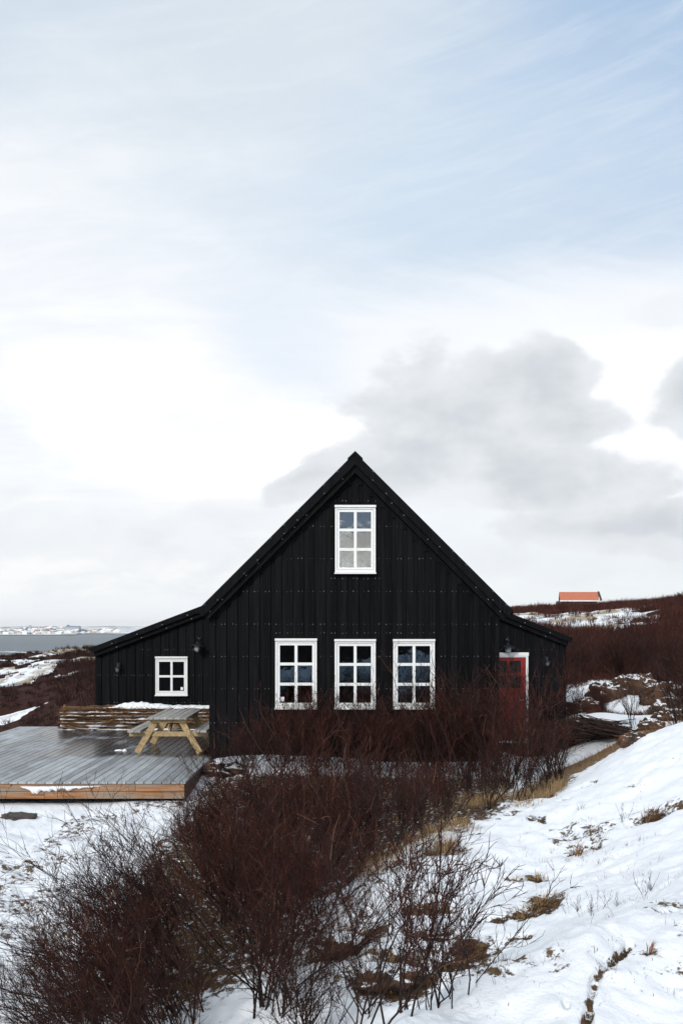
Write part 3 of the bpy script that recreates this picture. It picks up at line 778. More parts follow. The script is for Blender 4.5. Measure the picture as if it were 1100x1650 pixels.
# windows
def window(px0, px1, py0, py1, Y, rows_, s_, lab=None):
    x0, x1, z0, z1 = px2x(px0, Y), px2x(px1, Y), py2z(py1, Y), py2z(py0, Y)
    f0, f1 = Y - .058, Y + .10
    mb = MB(); fw = .040 * s_
    fx0, fx1, fz0, fz1 = x0 + .008, x1 - .008, z0 + .030 * s_, z1 - .046 * s_
    mb.box(fx0, fx0 + fw, f0, f1, fz0, fz1); mb.box(fx1 - fw, fx1, f0, f1, fz0, fz1)
    mb.box(fx0 + fw, fx1 - fw, f0, f1, fz1 - fw, fz1); mb.box(fx0 + fw, fx1 - fw, f0, f1, fz0, fz0 + fw * 1.2)
    wn = hb(mb, 'window', white, bevel=.003)
    if lab: wn['label'] = lab
    mb = MB(); mb.box(x0, x1, f0 - .035, f0 + .14, z1 - .046 * s_, z1)
    hb(mb, 'window_head', white, wn, bevel=.004)
    mb = MB(); mb.prismx([(f0 - .04, z0), (f0 + .12, z0), (f0 + .12, z0 + .03 * s_), (f0, z0 + .052 * s_ - .024 * s_), (f0 - .04, z0 + .022 * s_)], x0 - .004, x1 + .004)
    hb(mb, 'window_sill', white, wn)
    # sash
    sx0, sx1, sz0, sz1 = fx0 + fw + .006, fx1 - fw - .006, fz0 + fw * 1.2 + .006, fz1 - fw - .006
    sw = .046 * s_; mw = .058 * s_; g0 = f0 + .012
    mb = MB()
    mb.box(sx0, sx0 + sw, g0, g0 + .05, sz0, sz1); mb.box(sx1 - sw, sx1, g0, g0 + .05, sz0, sz1)
    mb.box(sx0 + sw, sx1 - sw, g0, g0 + .05, sz1 - sw, sz1); mb.box(sx0 + sw, sx1 - sw, g0, g0 + .05, sz0, sz0 + sw)
    xm = (sx0 + sx1) / 2
    mb.box(xm - mw / 2, xm + mw / 2, g0 + .003, g0 + .047, sz0 + sw, sz1 - sw)
    ph = (sz1 - sz0 - 2 * sw - (rows_ - 1) * mw) / rows_
    for i in range(1, rows_):
        z = sz0 + sw + i * ph + (i - 1) * mw
        mb.box(sx0 + sw, xm - mw / 2, g0 + .003, g0 + .047, z, z + mw); mb.box(xm + mw / 2, sx1 - sw, g0 + .003, g0 + .047, z, z + mw)
    hb(mb, 'sash', white, wn, bevel=.004)
    for i in range(rows_):
        z = sz0 + sw + i * (ph + mw)
        for a, b in ((sx0 + sw, xm - mw / 2), (xm + mw / 2, sx1 - sw)):
            mb = MB(); mb.box(a - .004, b + .004, g0 + .022, g0 + .028, z - .004, z + ph + .004)
            hb(mb, 'pane', glass_u if z0 > 3 else glass_m, wn)
    return wn, (sx0 + sw, xm - mw / 2, xm + mw / 2, sx1 - sw, sz0 + sw, ph, g0)
_, U_ = window(*wins['u'], 3, 1.0, 'white six-pane window high in the gable with a white ornament inside')
_, A_ = window(*wins['a'], 3, 1.0, 'left of the three lower windows')
window(*wins['b'], 3, 1.0, 'middle of the three lower windows')
window(*wins['c'], 3, 1.0, 'right of the three lower windows')
_, S_ = window(*wins['s'], 2, 1.0, 'small white four-pane window in the left wing')
# small stickers on panes
for (q, xa, xb, za, zb_) in ((A_, A_[0] + .012, A_[0] + .085, A_[4] + .03, A_[4] + .12), (S_, S_[3] - .09, S_[3] - .03, S_[4] + .02, S_[4] + .10)):
    mb = MB(); mb.box(xa, xb, q[6] + .0185, q[6] + .0195, za, zb_)
    mb.box(xa + .012, xb - .02, q[6] + .0175, q[6] + .0183, za + .045, za + .052); 
    st = hb(mb, 'sticker', paper_m); st['label'] = 'small pale sticker on the window pane'

# door of the right wing
def rbox(mb, px0, px1, py0, py1, y0, y1): mb.box(px2x(px0, YL), px2x(px1, YL), y0, y1, py2z(py1, YL), py2z(py0, YL))
mb = MB()
for q in ((790, 797.5, 1059.5, 1193.5), (838.5, 846.2, 1059.5, 1193.5), (797.5, 838.5, 1059.5, 1065), (797.5, 838.5, 1089, 1095) , (797.5, 838.5, 1084.5, 1089.0), (797.5, 838.5, 1109, 1120), (797.5, 838.5, 1187, 1193.5), (815.8, 820.4, 1065, 1084.5), (815.8, 820.4, 1089.0, 1109)):
    if q[2:] == (1089, 1095): continue
    rbox(mb, *q, YL - .03, YL + .02)
rbox(mb, 797.5, 838.5, 1120, 1187, YL - .012, YL + .015)
for a, b in ((799.5, 807.5), (809, 817.2), (818.8, 827), (828.5, 836.5)): rbox(mb, a, b, 1122, 1185, YL - .022, YL - .0125)
door = hb(mb, 'door', red, bevel=.004); door['label'] = 'red half-glazed front door'
for a, b in ((797.5, 815.8), (820.4, 838.5)):
    for c_, d in ((1065, 1084.5), (1089, 1109)):
        mb = MB(); rbox(mb, a, b, c_, d, YL - .008, YL - .002); hb(mb, 'pane', glass_d, door)
mb = MB(); hx_, hz2 = px2x(842, YL), py2z(1128, YL)
mb.tube([(hx_, YL - .03, hz2), (hx_, YL - .09, hz2), (hx_ - .11, YL - .095, hz2)], .011, 8); mb.lathe([(.03, 0), (.03, .01), (0.001, .01)], (hx_, YL - .03, hz2), 14, M=Matrix.Rotation(R(90), 3, 'X'))
hb(mb, 'handle', metal_edge, door, smooth=True)
mb = MB()
rbox(mb, 846.4, 850.2, 1057, 1197, YL - .05, YL + .05); rbox(mb, 786, 789.8, 1057, 1197, YL - .05, YL + .05)
rbox(mb, 785, 851, 1051.5, 1057, YL - .065, YL + .05); rbox(mb, 789.8, 846.4, 1057, 1059.3, YL - .045, YL + .05); rbox(mb, 789.8, 846.4, 1194, 1197, YL - .06, YL + .05)
hb(mb, 'door_frame', white, bevel=.003)

# wall lamps
def barn_lamp(x, y, z, tilt, lab):
    """shade centre x,z just off the wall"""
    mb = MB(); mb.lathe([(.001, .02), (.055, .02), (.055, 0), (.001, 0)], (x + .02, y + .0, z + .17), 16, M=Matrix.Rotation(R(90), 3, 'X'))
    pts = [(x + .02, y, z + .17)] + [(x + .02 * math.cos(a), y - .12 - .10 * math.sin(a) * 1.0 + .12 * math.cos(a) - .0, z + .17 + .08 * math.sin(a)) for a in np.linspace(.1, 2.6, 8)]
    pts += [(x, y - .24, z + .08)]
    mb.tube(pts, .011, 8)
    lm = hb(mb, 'wall_lamp', metal_dark, smooth=True); lm['label'] = lab
    M = Matrix.Rotation(R(tilt), 3, 'Y') @ Matrix.Rotation(R(-8), 3, 'X'); c_ = (x, y - .24, z)
    mb = MB(); mb.lathe([(.012, .10), (.045, .09), (.05, .04), (.09, .028), (.20, -.035), (.205, -.045), (.20, -.040), (.085, .018), (.04, .02)], c_, 28, M=M)
    hb(mb, 'lamp_shade', metal_dark, lm, smooth=True)
    mb = MB(); mb.lathe([(.062, .0), (.070, -.03), (.072, -.09), (.06, -.135), (.035, -.155), (.001, -.16)], c_, 18, M=M)
    gmat = plain('clouded_lamp_glass', (.32, .34, .36), .12, 0, 30, .5)
    hb(mb, 'lamp_glass', gmat, lm, smooth=True)
    mb = MB()
    for k in range(4):
        a = k * math.pi / 2 + .4
        pts = [Vector(c_) + M @ Vector((math.cos(a) * r_, math.sin(a) * r_, zz)) for r_, zz in ((.074, .0), (.08, -.05), (.078, -.11), (.045, -.165), (0.005, -.175))]
        mb.tube(pts, .005, 5)
    for zz, r_ in ((-.02, .078), (-.10, .08)):
        pts = [Vector(c_) + M @ Vector((math.cos(a) * r_, math.sin(a) * r_, zz)) for a in np.linspace(0, 2 * math.pi, 17)]
        mb.tube(pts, .004, 5)
    hb(mb, 'lamp_cage', metal_edge, lm, smooth=True)
barn_lamp(px2x(319, 25.8), YL, py2z(1040, 25.8), 6, 'black gooseneck lamp beside the small window')
barn_lamp(px2x(818, 25.8), YL, py2z(1042, 25.8), 0, 'black gooseneck lamp above the red door')
def bulkhead(px, py, s_, lab):
    x, z = px2x(px, 25.9), py2z(py, 25.9)
    mb = MB(); mb.box(x - .04, x + .04, YL - .05, YL, z + .02, z + .12); mb.tube([(x, YL - .05, z + .09), (x, YL - .13, z + .10), (x, YL - .14, z + .02)], .014, 8)
    mb.lathe([(.001, .04), (.05, .03), (.085 , .0), (.085, -.012), (.05, .0)], (x, YL - .14, z), 18)
    lm = hb(mb, 'wall_lamp', metal_dark, smooth=False); lm['label'] = lab
    mb = MB(); mb.lathe([(.045, 0), (.052, -.05), (.045, -.10), (.001, -.125)], (x, YL - .14, z), 16)
    hb(mb, 'lamp_glass', plain('dark_lamp_glass', (.10, .11, .12), .15), lm, smooth=True)
bulkhead(190, 1076, 1, 'small dark lamp near the corner of the left wing')
bulkhead(881, 1066, 1, 'small dark lamp near the corner of the right wing')

# ornament on the inner sill of the gable window: a small white pot and a folded card
ox_, oz_ = U_[0] + .045, U_[4] - .002
orn = empty('window_ornament', (ox_ + .08, YM + .055, oz_), 'small white pot with a pale folded card standing inside the gable window', 'ornament')
mb = MB(); mb.prism([(0, 0), (.075, 0), (.078, .15), (.0, .16)], -.045, -.040); mb.prism([(.075, 0), (.09, 0), (.095, .14), (.078, .15)], -.042, -.02)
mb.build('card', paper_m, orn, (.08, 0, 0))
mb = MB(); mb.lathe([(.001, 0), (.04, 0), (.052, .05), (.058, .11), (.05, .115), (.045, .06), (.001, .05)], (.13, 0, 0), 18)
mb.build('pot', paper_m, orn, (.08, 0, 0), smooth=True)
mb = MB(); mb.box(U_[0] - .05, U_[3] + .05, YM - .012 + .035, YM + .22, U_[4] - .075, U_[4] - .004)
hb(mb, 'window_board', white)

# ------------------------------------------------------------------ deck
DZ = .06
DK = (-5.4, 16.4, DZ)
deck = empty('wooden_deck', DK, 'low weathered grey timber deck with orange front boards beside the house', 'deck')
mb = MB(); x = -8.28; DX1 = -2.57
while x < DX1 - .05:
    b = min(x + .134, DX1)
    y1 = 19.93 if b > XL - .05 else 25.62
    j = random.uniform(-.0015, .0015)
    mb.box(x, b, 16.4 + random.uniform(-.004, .004), y1, DZ - .032 + j, DZ + j); x += .148
mb.build('deck_boards', deckm, deck, DK)
mb = MB()
mb.box(-8.25, DX1 - .03, 16.45, 19.9, DZ - .30, DZ - .035); mb.box(-8.25, XL - .06, 19.9, 25.55, DZ - .30, DZ - .035)
mb.build('deck_frame', dark_void, deck, DK)  # solid block, its near-black colour giving the shade between the boards
mb = MB()
segs = [(-8.28, -6.1), (-6.094, -3.4), (-3.394, DX1 - .02)]
for a, b in segs: mb.box(a, b, 16.415, 16.447, DZ - .157, DZ - .042)
for a, b in ((-8.28, -4.9), (-4.894, DX1 - .02)): mb.box(a, b, 16.410, 16.447, DZ - .278, DZ - .163)
mb.build('fascia', larch, deck, DK, bevel=.003)
side_w = wood_mat('dark_brown_boards', (.05, .03, .02), (.12, .08, .055), (20, 1.6, 20), .7, .2, .3)[0]  # side boards coloured darker brown than the front fascia
mb = MB(); mb.box(DX1 - .03, DX1 - .005, 16.45, 19.92, DZ - .157, DZ - .042); mb.box(DX1 - .03, DX1 - .003, 16.45, 19.92, DZ - .29, DZ - .163)
o = mb.build('fascia', side_w, deck, DK); o['label'] = 'dark brown side boards of the deck'

def lump_strip(name, x0, x1, yc, z0, wid, hf, mat, parent=None, org=(0, 0, 0), nx_=90, ny=9, wf=None):
    """mound of snow lying along X"""
    vs = []; fs = []
    for i in range(nx_ + 1):
        u = i / nx_; x = x0 + (x1 - x0) * u; h = hf(u); w_ = wid * (wf(u) if wf else 1)
        for j in range(ny + 1):
            v = j / ny * 2 - 1
            p = max(0, 1 - v * v) ** .55
            e = float(fbm(np.array([x * 9.0]), np.array([v * 2.5 + yc]), 3, 33)[0] - .5)
            vs.append((x + e * .02, yc + v * w_ / 2 * (1 + e * .5), z0 + h * p * (1 + e * .9)))
    for i in range(nx_):
        for j in range(ny):
            a = i * (ny + 1) + j; fs.append((a, a + ny + 1, a + ny + 2, a + 1))
    v = [(a - org[0], b - org[1], c_ - org[2]) for a, b, c_ in vs]
    return mesh_obj(name, v, fs, mat, parent, True)
# snow caught on the front boards
mb = MB()
vs = []; fs = []; n1_, n2_ = 110, 7
for i in range(n1_ + 1):
    u = i / n1_; x = px2x(33 + (165 - 33) * u, 16.4)
    top = DZ - .045 - .02 * u; th = .10 * min(1, 7 * u) * (1 - u) ** .8 + .012 * (1 - u)
    e = float(fbm(np.array([x * 16]), np.array([1.0]), 4, 4)[0] - .5)
    for j in range(n2_ + 1):
        v = j / n2_
        z = top - (.03 * (1 - u)) - v * (th * (1 + e * 1.3))
        vs.append((x, 16.412 - .05 * math.sin(math.pi * (.12 + .8 * v)) * (1 + e * 1.4) * min(1, 6 * (1 - u)) * min(1, 6 * u + .2), z))
for i in range(n1_):
    for j in range(n2_):
        a = i * (n2_ + 1) + j; fs.append((a, a + 1, a + n2_ + 2, a + n2_ + 1))
sn = mesh_obj('snow_clump', vs, fs, snow_m, None, True)
tag(sn, 'strip of snow clinging to the orange front boards of the deck', 'snow')
for k, (px, py, s_, lb) in enumerate(((192, 1210, .10, 'flat white scrap of snow on the deck, left of the table'), (201, 1211, .05, 'tiny pointed lump of snow on the deck beside the table leg'))):
    X, Y = px2x(px, 2.54 * F / (py - CY)), 2.54 * F / (py - CY)
    b = MB(); b.lathe([(s_, 0), (s_ * .9, s_ * .2), (s_ * .5, s_ * (.35 + k)), (.001, s_ * (.45 + k * 1.3))], (0, 0, 0), 12)
    o = b.build('snow_lump', snow_m, None, smooth=True); o.location = (X, Y, DZ + .002); o.scale = (1, .6, .6)
    tag(o, lb, 'snow')

# ------------------------------------------------------------------ picnic table
TO = (-3.49, 20.0, DZ)
table = empty('picnic_table', TO, 'wooden A-frame picnic table with attached benches on the deck', 'picnic table')
L0, L1 = 0.0, 2.0
mb = MB()
for i in range(6): mb.box(-.395 + i * .1335, -.395 + i * .1335 + .122, L0 - .10, L1 + .05, .705, .742)
mb.build('table_top', grey_top, table, bevel=.004)
for s_ in (-1, 1):
    mb = MB()
    for i in range(2):
        a = s_ * (.53 + i * .135); b = a + s_ * .122
        mb.box(min(a, b), max(a, b), L0 - .10, L1 + .05, .445, .485)
    mb.build('bench', grey_top, table, bevel=.004)
for yy in (.10, 1.72):
    for s_ in (-1, 1):
        mb = MB(); mb.beam((s_ * .635, yy, .012), (s_ * .235, yy, .69), .045, .115, (1, 0, 0)) if False else mb.beam((s_ * .635, yy, .02), (s_ * .235, yy, .70), .045, .12, (1, 0, .3))
        mb.build('leg', pine, table, bevel=.003)
    mb = MB(); mb.box(-.80, .80, yy + .024, yy + .066, .345, .443)
    mb.build('bench_support', pine, table, bevel=.003)
    mb = MB(); mb.box(-.37, .37, yy - .068, yy - .024, .632, .703)
    mb.build('top_support', pine, table, bevel=.003)
mb = MB(); mb.beam((0, .14, .40), (0, .66, .69), .045, .09); mb.beam((0, 1.70, .40), (0, 1.2, .69), .045, .09)
mb.build('brace', pine, table, bevel=.003)

# ------------------------------------------------------------------ stacked brushwood fence behind the table
BO = (-5.0, 25.0, DZ)
bark_tan = twig_mat('weathered_brushwood', (.06, .032, .016), (.26, .16, .08), (.40, .28, .15))
fence = empty('brushwood_fence', BO, 'low fence of stacked brushwood bundles with snow between the layers on the deck', 'fence')
mb = MB(); rr = random.Random(5)
FX0, FX1, NL = -7.02, -2.78, 6
for l in range(NL):
    z = DZ + .075 + l * .085
    for k in range(34):
        xa = FX0 + rr.uniform(-.03, .12) if rr.random() < .5 else rr.uniform(FX0, FX1 - 1.2)
        xb = min(FX1, xa + rr.uniform(1.0, 2.6)); y = 24.72 + rr.uniform(0, .34); zz = z + rr.gauss(0, .036)
        pts = []; ph = rr.uniform(0, 6)
        for i in range(9):
            u = i / 8; x = xa + (xb - xa) * u
            pts.append((x, y + .03 * math.sin(ph + u * 7), zz + .02 * math.sin(ph * 2 + u * 11) + .022 * math.sin(x * 2.3 + l * 1.7)))
        r0 = rr.uniform(.005, .020); mb.tube(pts, [r0 * (1 - .5 * i / 8) * rr.uniform(.8, 1.2) for i in range(9)], 5)
mb.build('branches', bark_tan, fence, BO, True)
mb = MB()
for k in range(1100):
    x = rr.uniform(FX0, FX1); z = DZ + .10 + rr.random() ** .7 * .44; y = 24.80 + rr.uniform(-.03, .02)
    a = rr.uniform(-.9, .9) + (0 if rr.random() < .5 else 3.1); L = rr.uniform(.06, .22)
    mb.tube([(x, y, z), (x + L * .5 * math.cos(a), y - .03, z + L * .4 * math.sin(a)), (x + L * math.cos(a), y - .04 - rr.random() * .03, z + L * .9 * math.sin(a))], [.006, .0045, .002], 3)
mb.build('twigs', bark_tan, fence, BO, True)
for x in (-7.0, -5.9, -4.8, -3.8):
    mb = MB(); mb.tube([(x, 25.15, DZ - .02), (x + .01, 25.15, DZ + .60)], .03, 8); mb.build('post', bark_tan, fence, BO, True)
mb = MB(); mb.box(FX0 + .03, FX1, 24.95, 25.12, DZ + .01, DZ + .53); mb.build('core', dark_void, fence, BO)  # near-black filler, painted as the shade inside the stack
for l in range(NL):
    f = (lambda q: (lambda u: max(.004, .045 * (float(fbm(np.array([u * 14 + q * 5]), np.array([q * 3.3]), 3, 12)[0]) - .30) * 3.2 * (1 - .65 * min(1, max(0, (u - .35) * 3)) * (q > 0)))))(l)
    o = lump_strip('snow_layer', FX0 + .03, FX1 - .02, 24.85, DZ + (.002 if l == 0 else .065 + l * .085 - .06), .20, f, snow_m, fence, BO, 110)
sn = lump_strip('snow_cap', px2x(160, 25), FX1, 25.0, DZ + .525, .36, lambda u: .005 + .115 * min(1, u * 5) * (.75 + .5 * math.exp(-((u - .28) / .18) ** 2)) * (1 - .35 * u), snow_m, fence, BO, 140)

# ------------------------------------------------------------------ shrubs
def grow(seed, height, n_stems, n_br, n_tw, spread, lean=(0, 0), rbase=.009, twr=1.0, curlk=1.0):
    rr = random.Random(seed); st = []; tw = []
    def path(p, d, L, n, curl, up):
        curl *= curlk
        pts = [p.copy()]; d = d.normalized()
        for i in range(n):
            d = (d + Vector((rr.gauss(0, curl), rr.gauss(0, curl), rr.gauss(0, curl) + up))).normalized()
            p = p + d * (L / n); pts.append(p.copy())
        return pts, d
    def at(pts, u):
        f = u * (len(pts) - 1); i = min(int(f), len(pts) - 2); return pts[i].lerp(pts[i + 1], f - i), (pts[i + 1] - pts[i]).normalized()
    for s_ in range(n_stems):
        phi = rr.uniform(0, 2 * math.pi); th = R(rr.uniform(4, spread)) * math.sqrt(rr.uniform(.1, 1))
        d = Vector((math.sin(th) * math.cos(phi) + lean[0], math.sin(th) * math.sin(phi) + lean[1], math.cos(th)))
        p = Vector((rr.gauss(0, .07), rr.gauss(0, .07), -.05))
        L = height * rr.uniform(.72, 1.12) / max(.55, d.normalized().z) * .95
        pts, _ = path(p, d, L, 8, .07, .035)
        r0 = rbase * rr.uniform(.6, 1.15)
        st.append((pts, [r0 * (1 - .78 * i / 8) for i in range(9)], 4))
        for b in range(n_br):
            u = rr.uniform(.16, .97); q, dd = at(pts, u)
            side = Vector((rr.gauss(0, 1), rr.gauss(0, 1), rr.gauss(0, .45))); side = (side - dd * side.dot(dd)).normalized()
            bd = dd + side * rr.uniform(.35, .75) + Vector((0, 0, .12)); bl = L * rr.uniform(.22, .45) * (1.15 - .55 * u)
            bp, _ = path(q, bd, bl, 5, .09, .05)
            r1 = max(.0018 * twr, r0 * (1 - .78 * u) * .6)
            (st if r1 > .0032 else tw).append((bp, [r1 * (1 - .6 * i / 5) for i in range(6)], 3))
            for c_ in range(n_tw):
                u2 = rr.uniform(.15, 1.0); q2, d2 = at(bp, u2)
                side = Vector((rr.gauss(0, 1), rr.gauss(0, 1), rr.gauss(0, .6))); side = (side - d2 * side.dot(d2)).normalized()
                td = d2 + side * rr.uniform(.35, .8) + Vector((0, 0, .10)); tl = bl * rr.uniform(.25, .6)
                tp, _ = path(q2, td, tl, 3, .11, .05)
                tw.append((tp, [.0021 * twr, .0018 * twr, .0014 * twr, .0008 * twr], 3))
                if rr.random() < .55:
                    q3, d3 = at(tp, rr.uniform(.3, .8)); side = Vector((rr.gauss(0, 1), rr.gauss(0, 1), rr.gauss(0, .6))); side = (side - d3 * side.dot(d3)).normalized()
                    tp2, _ = path(q3, d3 + side * .6, tl * .45, 2, .1, .05); tw.append((tp2, [.0017 * twr, .0013 * twr, .0009 * twr], 3))
    return st, tw
def poly_mesh(name, lst, mat, parent):
    vs = []; fs = []; base_ = 0
    for pts, rad_, n in lst:
        Pn = np.array([tuple(p) for p in pts]); D = np.gradient(Pn, axis=0); D /= np.linalg.norm(D, axis=1)[:, None] + 1e-9
        ref = np.array([.23, .91, .34]); A_n = np.cross(D, ref); A_n /= np.linalg.norm(A_n, axis=1)[:, None] + 1e-9; B_n = np.cross(D, A_n)
        an = np.arange(n) * 2 * np.pi / n
        V_ = Pn[:, None] + (A_n[:, None] * np.cos(an)[None, :, None] + B_n[:, None] * np.sin(an)[None, :, None]) * np.array(rad_)[:, None, None]
        m = len(pts); vs.append(V_.reshape(-1, 3))
        i, k = np.meshgrid(np.arange(m - 1), np.arange(n), indexing='ij')
        fs.append(np.stack([base_ + i * n + k, base_ + (i + 1) * n + k, base_ + (i + 1) * n + (k + 1) % n, base_ + i * n + (k + 1) % n], -1).reshape(-1, 4))
        base_ += m * n
    return mesh_obj(name, np.concatenate(vs), np.concatenate(fs), mat, parent, True)

PROTO = {}
def proto_mesh(key, **kw):
    st, tw = grow(**kw); h = bpy.data.objects.new('tmp', None)
    a = poly_mesh('stems', st, stem_m, None); b = poly_mesh('twigs', tw, twig_m, None)
    ma, mb_ = a.data, b.data; bpy.data.objects.remove(a); bpy.data.objects.remove(b); bpy.data.objects.remove(h)
    PROTO[key] = (ma, mb_)
for i in range(5): proto_mesh('d%d' % i, seed=100 + i, height=1.25, n_stems=14, n_br=10, n_tw=5, spread=68, curlk=1.25)
for i in range(4): proto_mesh('f%d' % i, seed=500 + i, height=1.25, n_stems=12, n_br=8, n_tw=4, spread=64, rbase=.010, twr=1.7, curlk=1.3)
for i in range(2): proto_mesh('w%d' % i, seed=150 + i, height=1.25, n_stems=11, n_br=10, n_tw=5, spread=52, curlk=1.2, lean=(-.55, -.15))
for i in range(3): proto_mesh('t%d' % i, seed=200 + i, height=1.7, n_stems=8, n_br=9, n_tw=4, spread=46, rbase=.011, twr=1.6, curlk=1.3)
for i in range(3): proto_mesh('s%d' % i, seed=300 + i, height=.85, n_stems=9, n_br=8, n_tw=4, spread=60, rbase=.0055, curlk=2.0)
proto_mesh('q0', seed=400, height=.30, n_stems=5, n_br=3, n_tw=2, spread=60, rbase=.003)
def shrub(x, y, key, sc=1.0, label='', group=None, name='shrub', rz=None, dz=0.0):
    o = empty(name, (x, y, gz(x, y) + dz), label, 'shrub', group, random.uniform(0, 6.28) if rz is None else rz)
    for nm, me in zip(('stems', 'twigs'), PROTO[key]):
        c_ = bpy.data.objects.new(nm, me); COL.objects.link(c_); c_.parent = o
    s2 = sc * random.uniform(.93, 1.07); o.scale = (s2 * random.uniform(.95, 1.1), s2 * random.uniform(.95, 1.1), s2)
    return o
rnd = random.Random(77)
D = lambda: 'd%d' % rnd.randrange(5)
T = lambda: 't%d' % rnd.randrange(3)
FP = lambda: 'f%d' % rnd.randrange(4)
# A: hard against the front wall
GA = 'shrubs growing along the front wall of the black house'
LA = 'bare reddish-brown shrub against the front wall below the lower windows'
x = -2.0
while x < 3.0:
    for row, (yy, hm) in enumerate(((19.2, 1.0), (18.5, .95), (17.8, .9))):
        xx = x + rnd.uniform(-.2, .2); 
        px = CX + xx * F / yy
        top = np.interp(px, [340, 400, 440, 520, 600, 700, 760, 830, 900], [1175, 1135, 1112, 1105, 1090, 1100, 1075, 1080, 1100])
        ht = ((EYE - (top - CY) * yy / F) * (1 - .10 * row) - gz(xx, yy)) * .84 * rnd.uniform(.85, 1.1)
        shrub(xx, yy, FP() if rnd.random() < .85 or px < 690 else T(), ht / 1.30 * (1.0 if rnd.random() < .75 or px < 430 else rnd.uniform(1.05, 1.3)), LA, GA)
    x += .43
# B: middle of the thicket
GB = 'shrubs in the middle of the thicket'
LB = 'low bare shrub in the middle of the thicket between the house and the foreground bushes'
for yy in (16.4, 15.2, 14.0, 12.9, 11.8, 10.9):
    x0 = (318 - CX) * yy / F; x1 = (min(880, 500 + (yy - 8) * 58) - CX) * yy / F
    x = x0
    while x < x1:
        xx = x + rnd.uniform(-.18, .18); y2 = yy + rnd.uniform(-.4, .4); px = CX + xx * F / y2
        top = np.interp(px, [320, 380, 450, 700, 800, 880], [1280, 1252, 1236, 1230, 1228, 1215])
        ht = max(.45, EYE - (top - CY) * y2 / F - gz(xx, y2)) * rnd.uniform(.85, 1.12); shrub(xx, y2, FP(), ht / 1.30, LB, GB); x += .36
# C: foreground mass
GC = 'big shrubs in the left foreground'
LC = 'large bare dark-brown shrub in the left foreground thicket'
for yy in (10.0, 9.3, 8.6, 8.0, 7.4, 6.9, 6.3, 5.8):
    x = ((-10 if yy > 7 else 60) - CX) * yy / F
    x1 = (np.interp(yy, [5.8, 7, 10], [535, 545, 600]) - CX) * yy / F
    while x < x1:
        xx = x + rnd.uniform(-.15, .15); y2 = yy + rnd.uniform(-.25, .25); px = CX + xx * F / y2
        top = np.interp(px, [-20, 60, 110, 170, 240, 320, 430, 520, 600], [1620, 1520, 1450, 1400, 1355, 1300, 1290, 1330, 1390]) + (10 - yy) * 14 + max(0, 8 - yy) * 62
        bot = EYE - (np.interp(px, [-20, 100, 200], [1640, 1600, 1560]) - CY) * y2 / F
        ht = EYE - (top - CY) * y2 / F - gz(xx, y2)
        py_base = CY + (EYE - gz(xx, y2)) * F / y2
        if ht > .22 and not (px < 240 and py_base < 1560 - max(0, px - 100) * .75):
            o = shrub(xx, y2, ('w%d' % rnd.randrange(2)) if px < 330 else D(), ht / 1.28, LC, GC, rz=rnd.uniform(-.6, .6) if px < 330 else None)
            o.scale = (o.scale[0] * 1.3, o.scale[1] * 1.3, o.scale[2])
        x += .50 if px < 300 else .60
# D: sparse ones at the foot of the bank
for px, py, k, sc, lb in ((585, 1645, 's0', .95, 'sparse dark twiggy shrub at the bottom edge, left of the snowy bank'),
                          (640, 1640, 's2', 1.05, 'tall sparse shrub with upright forked stems by the brown earth patch'),
                          (690, 1628, 's0', .8, 'sparse shrub of thin crooked twigs over the snow hollow'),
                          (728, 1600, 's1', .75, 'low crooked shrub half behind the crest of the snowy bank'),
                          (745, 1572, 's2', .5, 'rightmost sparse shrub bending over the snow bank'),
                          (655, 1383, 's1', 1.3, 'dark-stemmed shrub rooted in the straw tuft at the thicket edge'),
                          (560, 1540, 's0', 1.0, 'open shrub above the bare earth at the thicket edge')):
    g = ground_at(px, py); shrub(g[0], g[1], k, sc, lb)
# E: tall ones before the red door and right wing
GE = 'tall shrubs in front of the red door'
LE = 'tall bare shrub with long upright stems in front of the red door and right wing'
for xx, yy, ht in ((3.72, 17.6, 2.1), (2.75, 16.4, 1.8), (3.95, 18.3, 2.1), (2.9, 18.4, 2.0), (2.6, 15.4, 1.3), (2.75, 13.9, 1.15), (2.2, 14.6, 1.1), (2.5, 18.0, 1.7), (3.2, 14.6, 1.2)):
    shrub(xx, yy, T(), ht / 1.75, LE, GE)
g = ground_at(880, 1278); shrub(g[0], g[1], 's0', 1.05, 'leaning dark-stemmed shrub on the edge of the snow slope')
g = ground_at(845, 1288); shrub(g[0], g[1], 's2', 1.4, 'shrub with pale upright stems at the near edge of the door thicket')
# F: right edge
GF = 'dark shrubs at the right edge behind the snow slope'
for xx, yy, ht in ((6.9, 20.5, 1.75), (7.4, 21.5, 1.7), (6.3, 21.5, 1.2), (7.9, 22.6, 1.9), (8.3, 24.5, 1.6)):
    shrub(xx, yy, T(), ht / 1.75, 'dark bare shrub at the right edge of the view behind the grassy crest', GF)
GG = 'shrubs along the foot of the brown hill'
for i in range(46):
    a = rnd.uniform(.215, .37); yy = rnd.uniform(31.5, 41); xx = a * yy
    shrub(xx, yy, (T if rnd.random() < .5 else D)(), rnd.uniform(.8, 1.15), 'bare reddish shrub along the foot of the brown hillside right of the house', GG)
for i in range(10):
    a = rnd.uniform(.225, .27); yy = rnd.uniform(25.5, 29); xx = a * yy
    shrub(xx, yy, D(), rnd.uniform(.35, .6), 'small bare shrub in the snowy hollow right of the house', 'small shrubs in the snowy hollow')
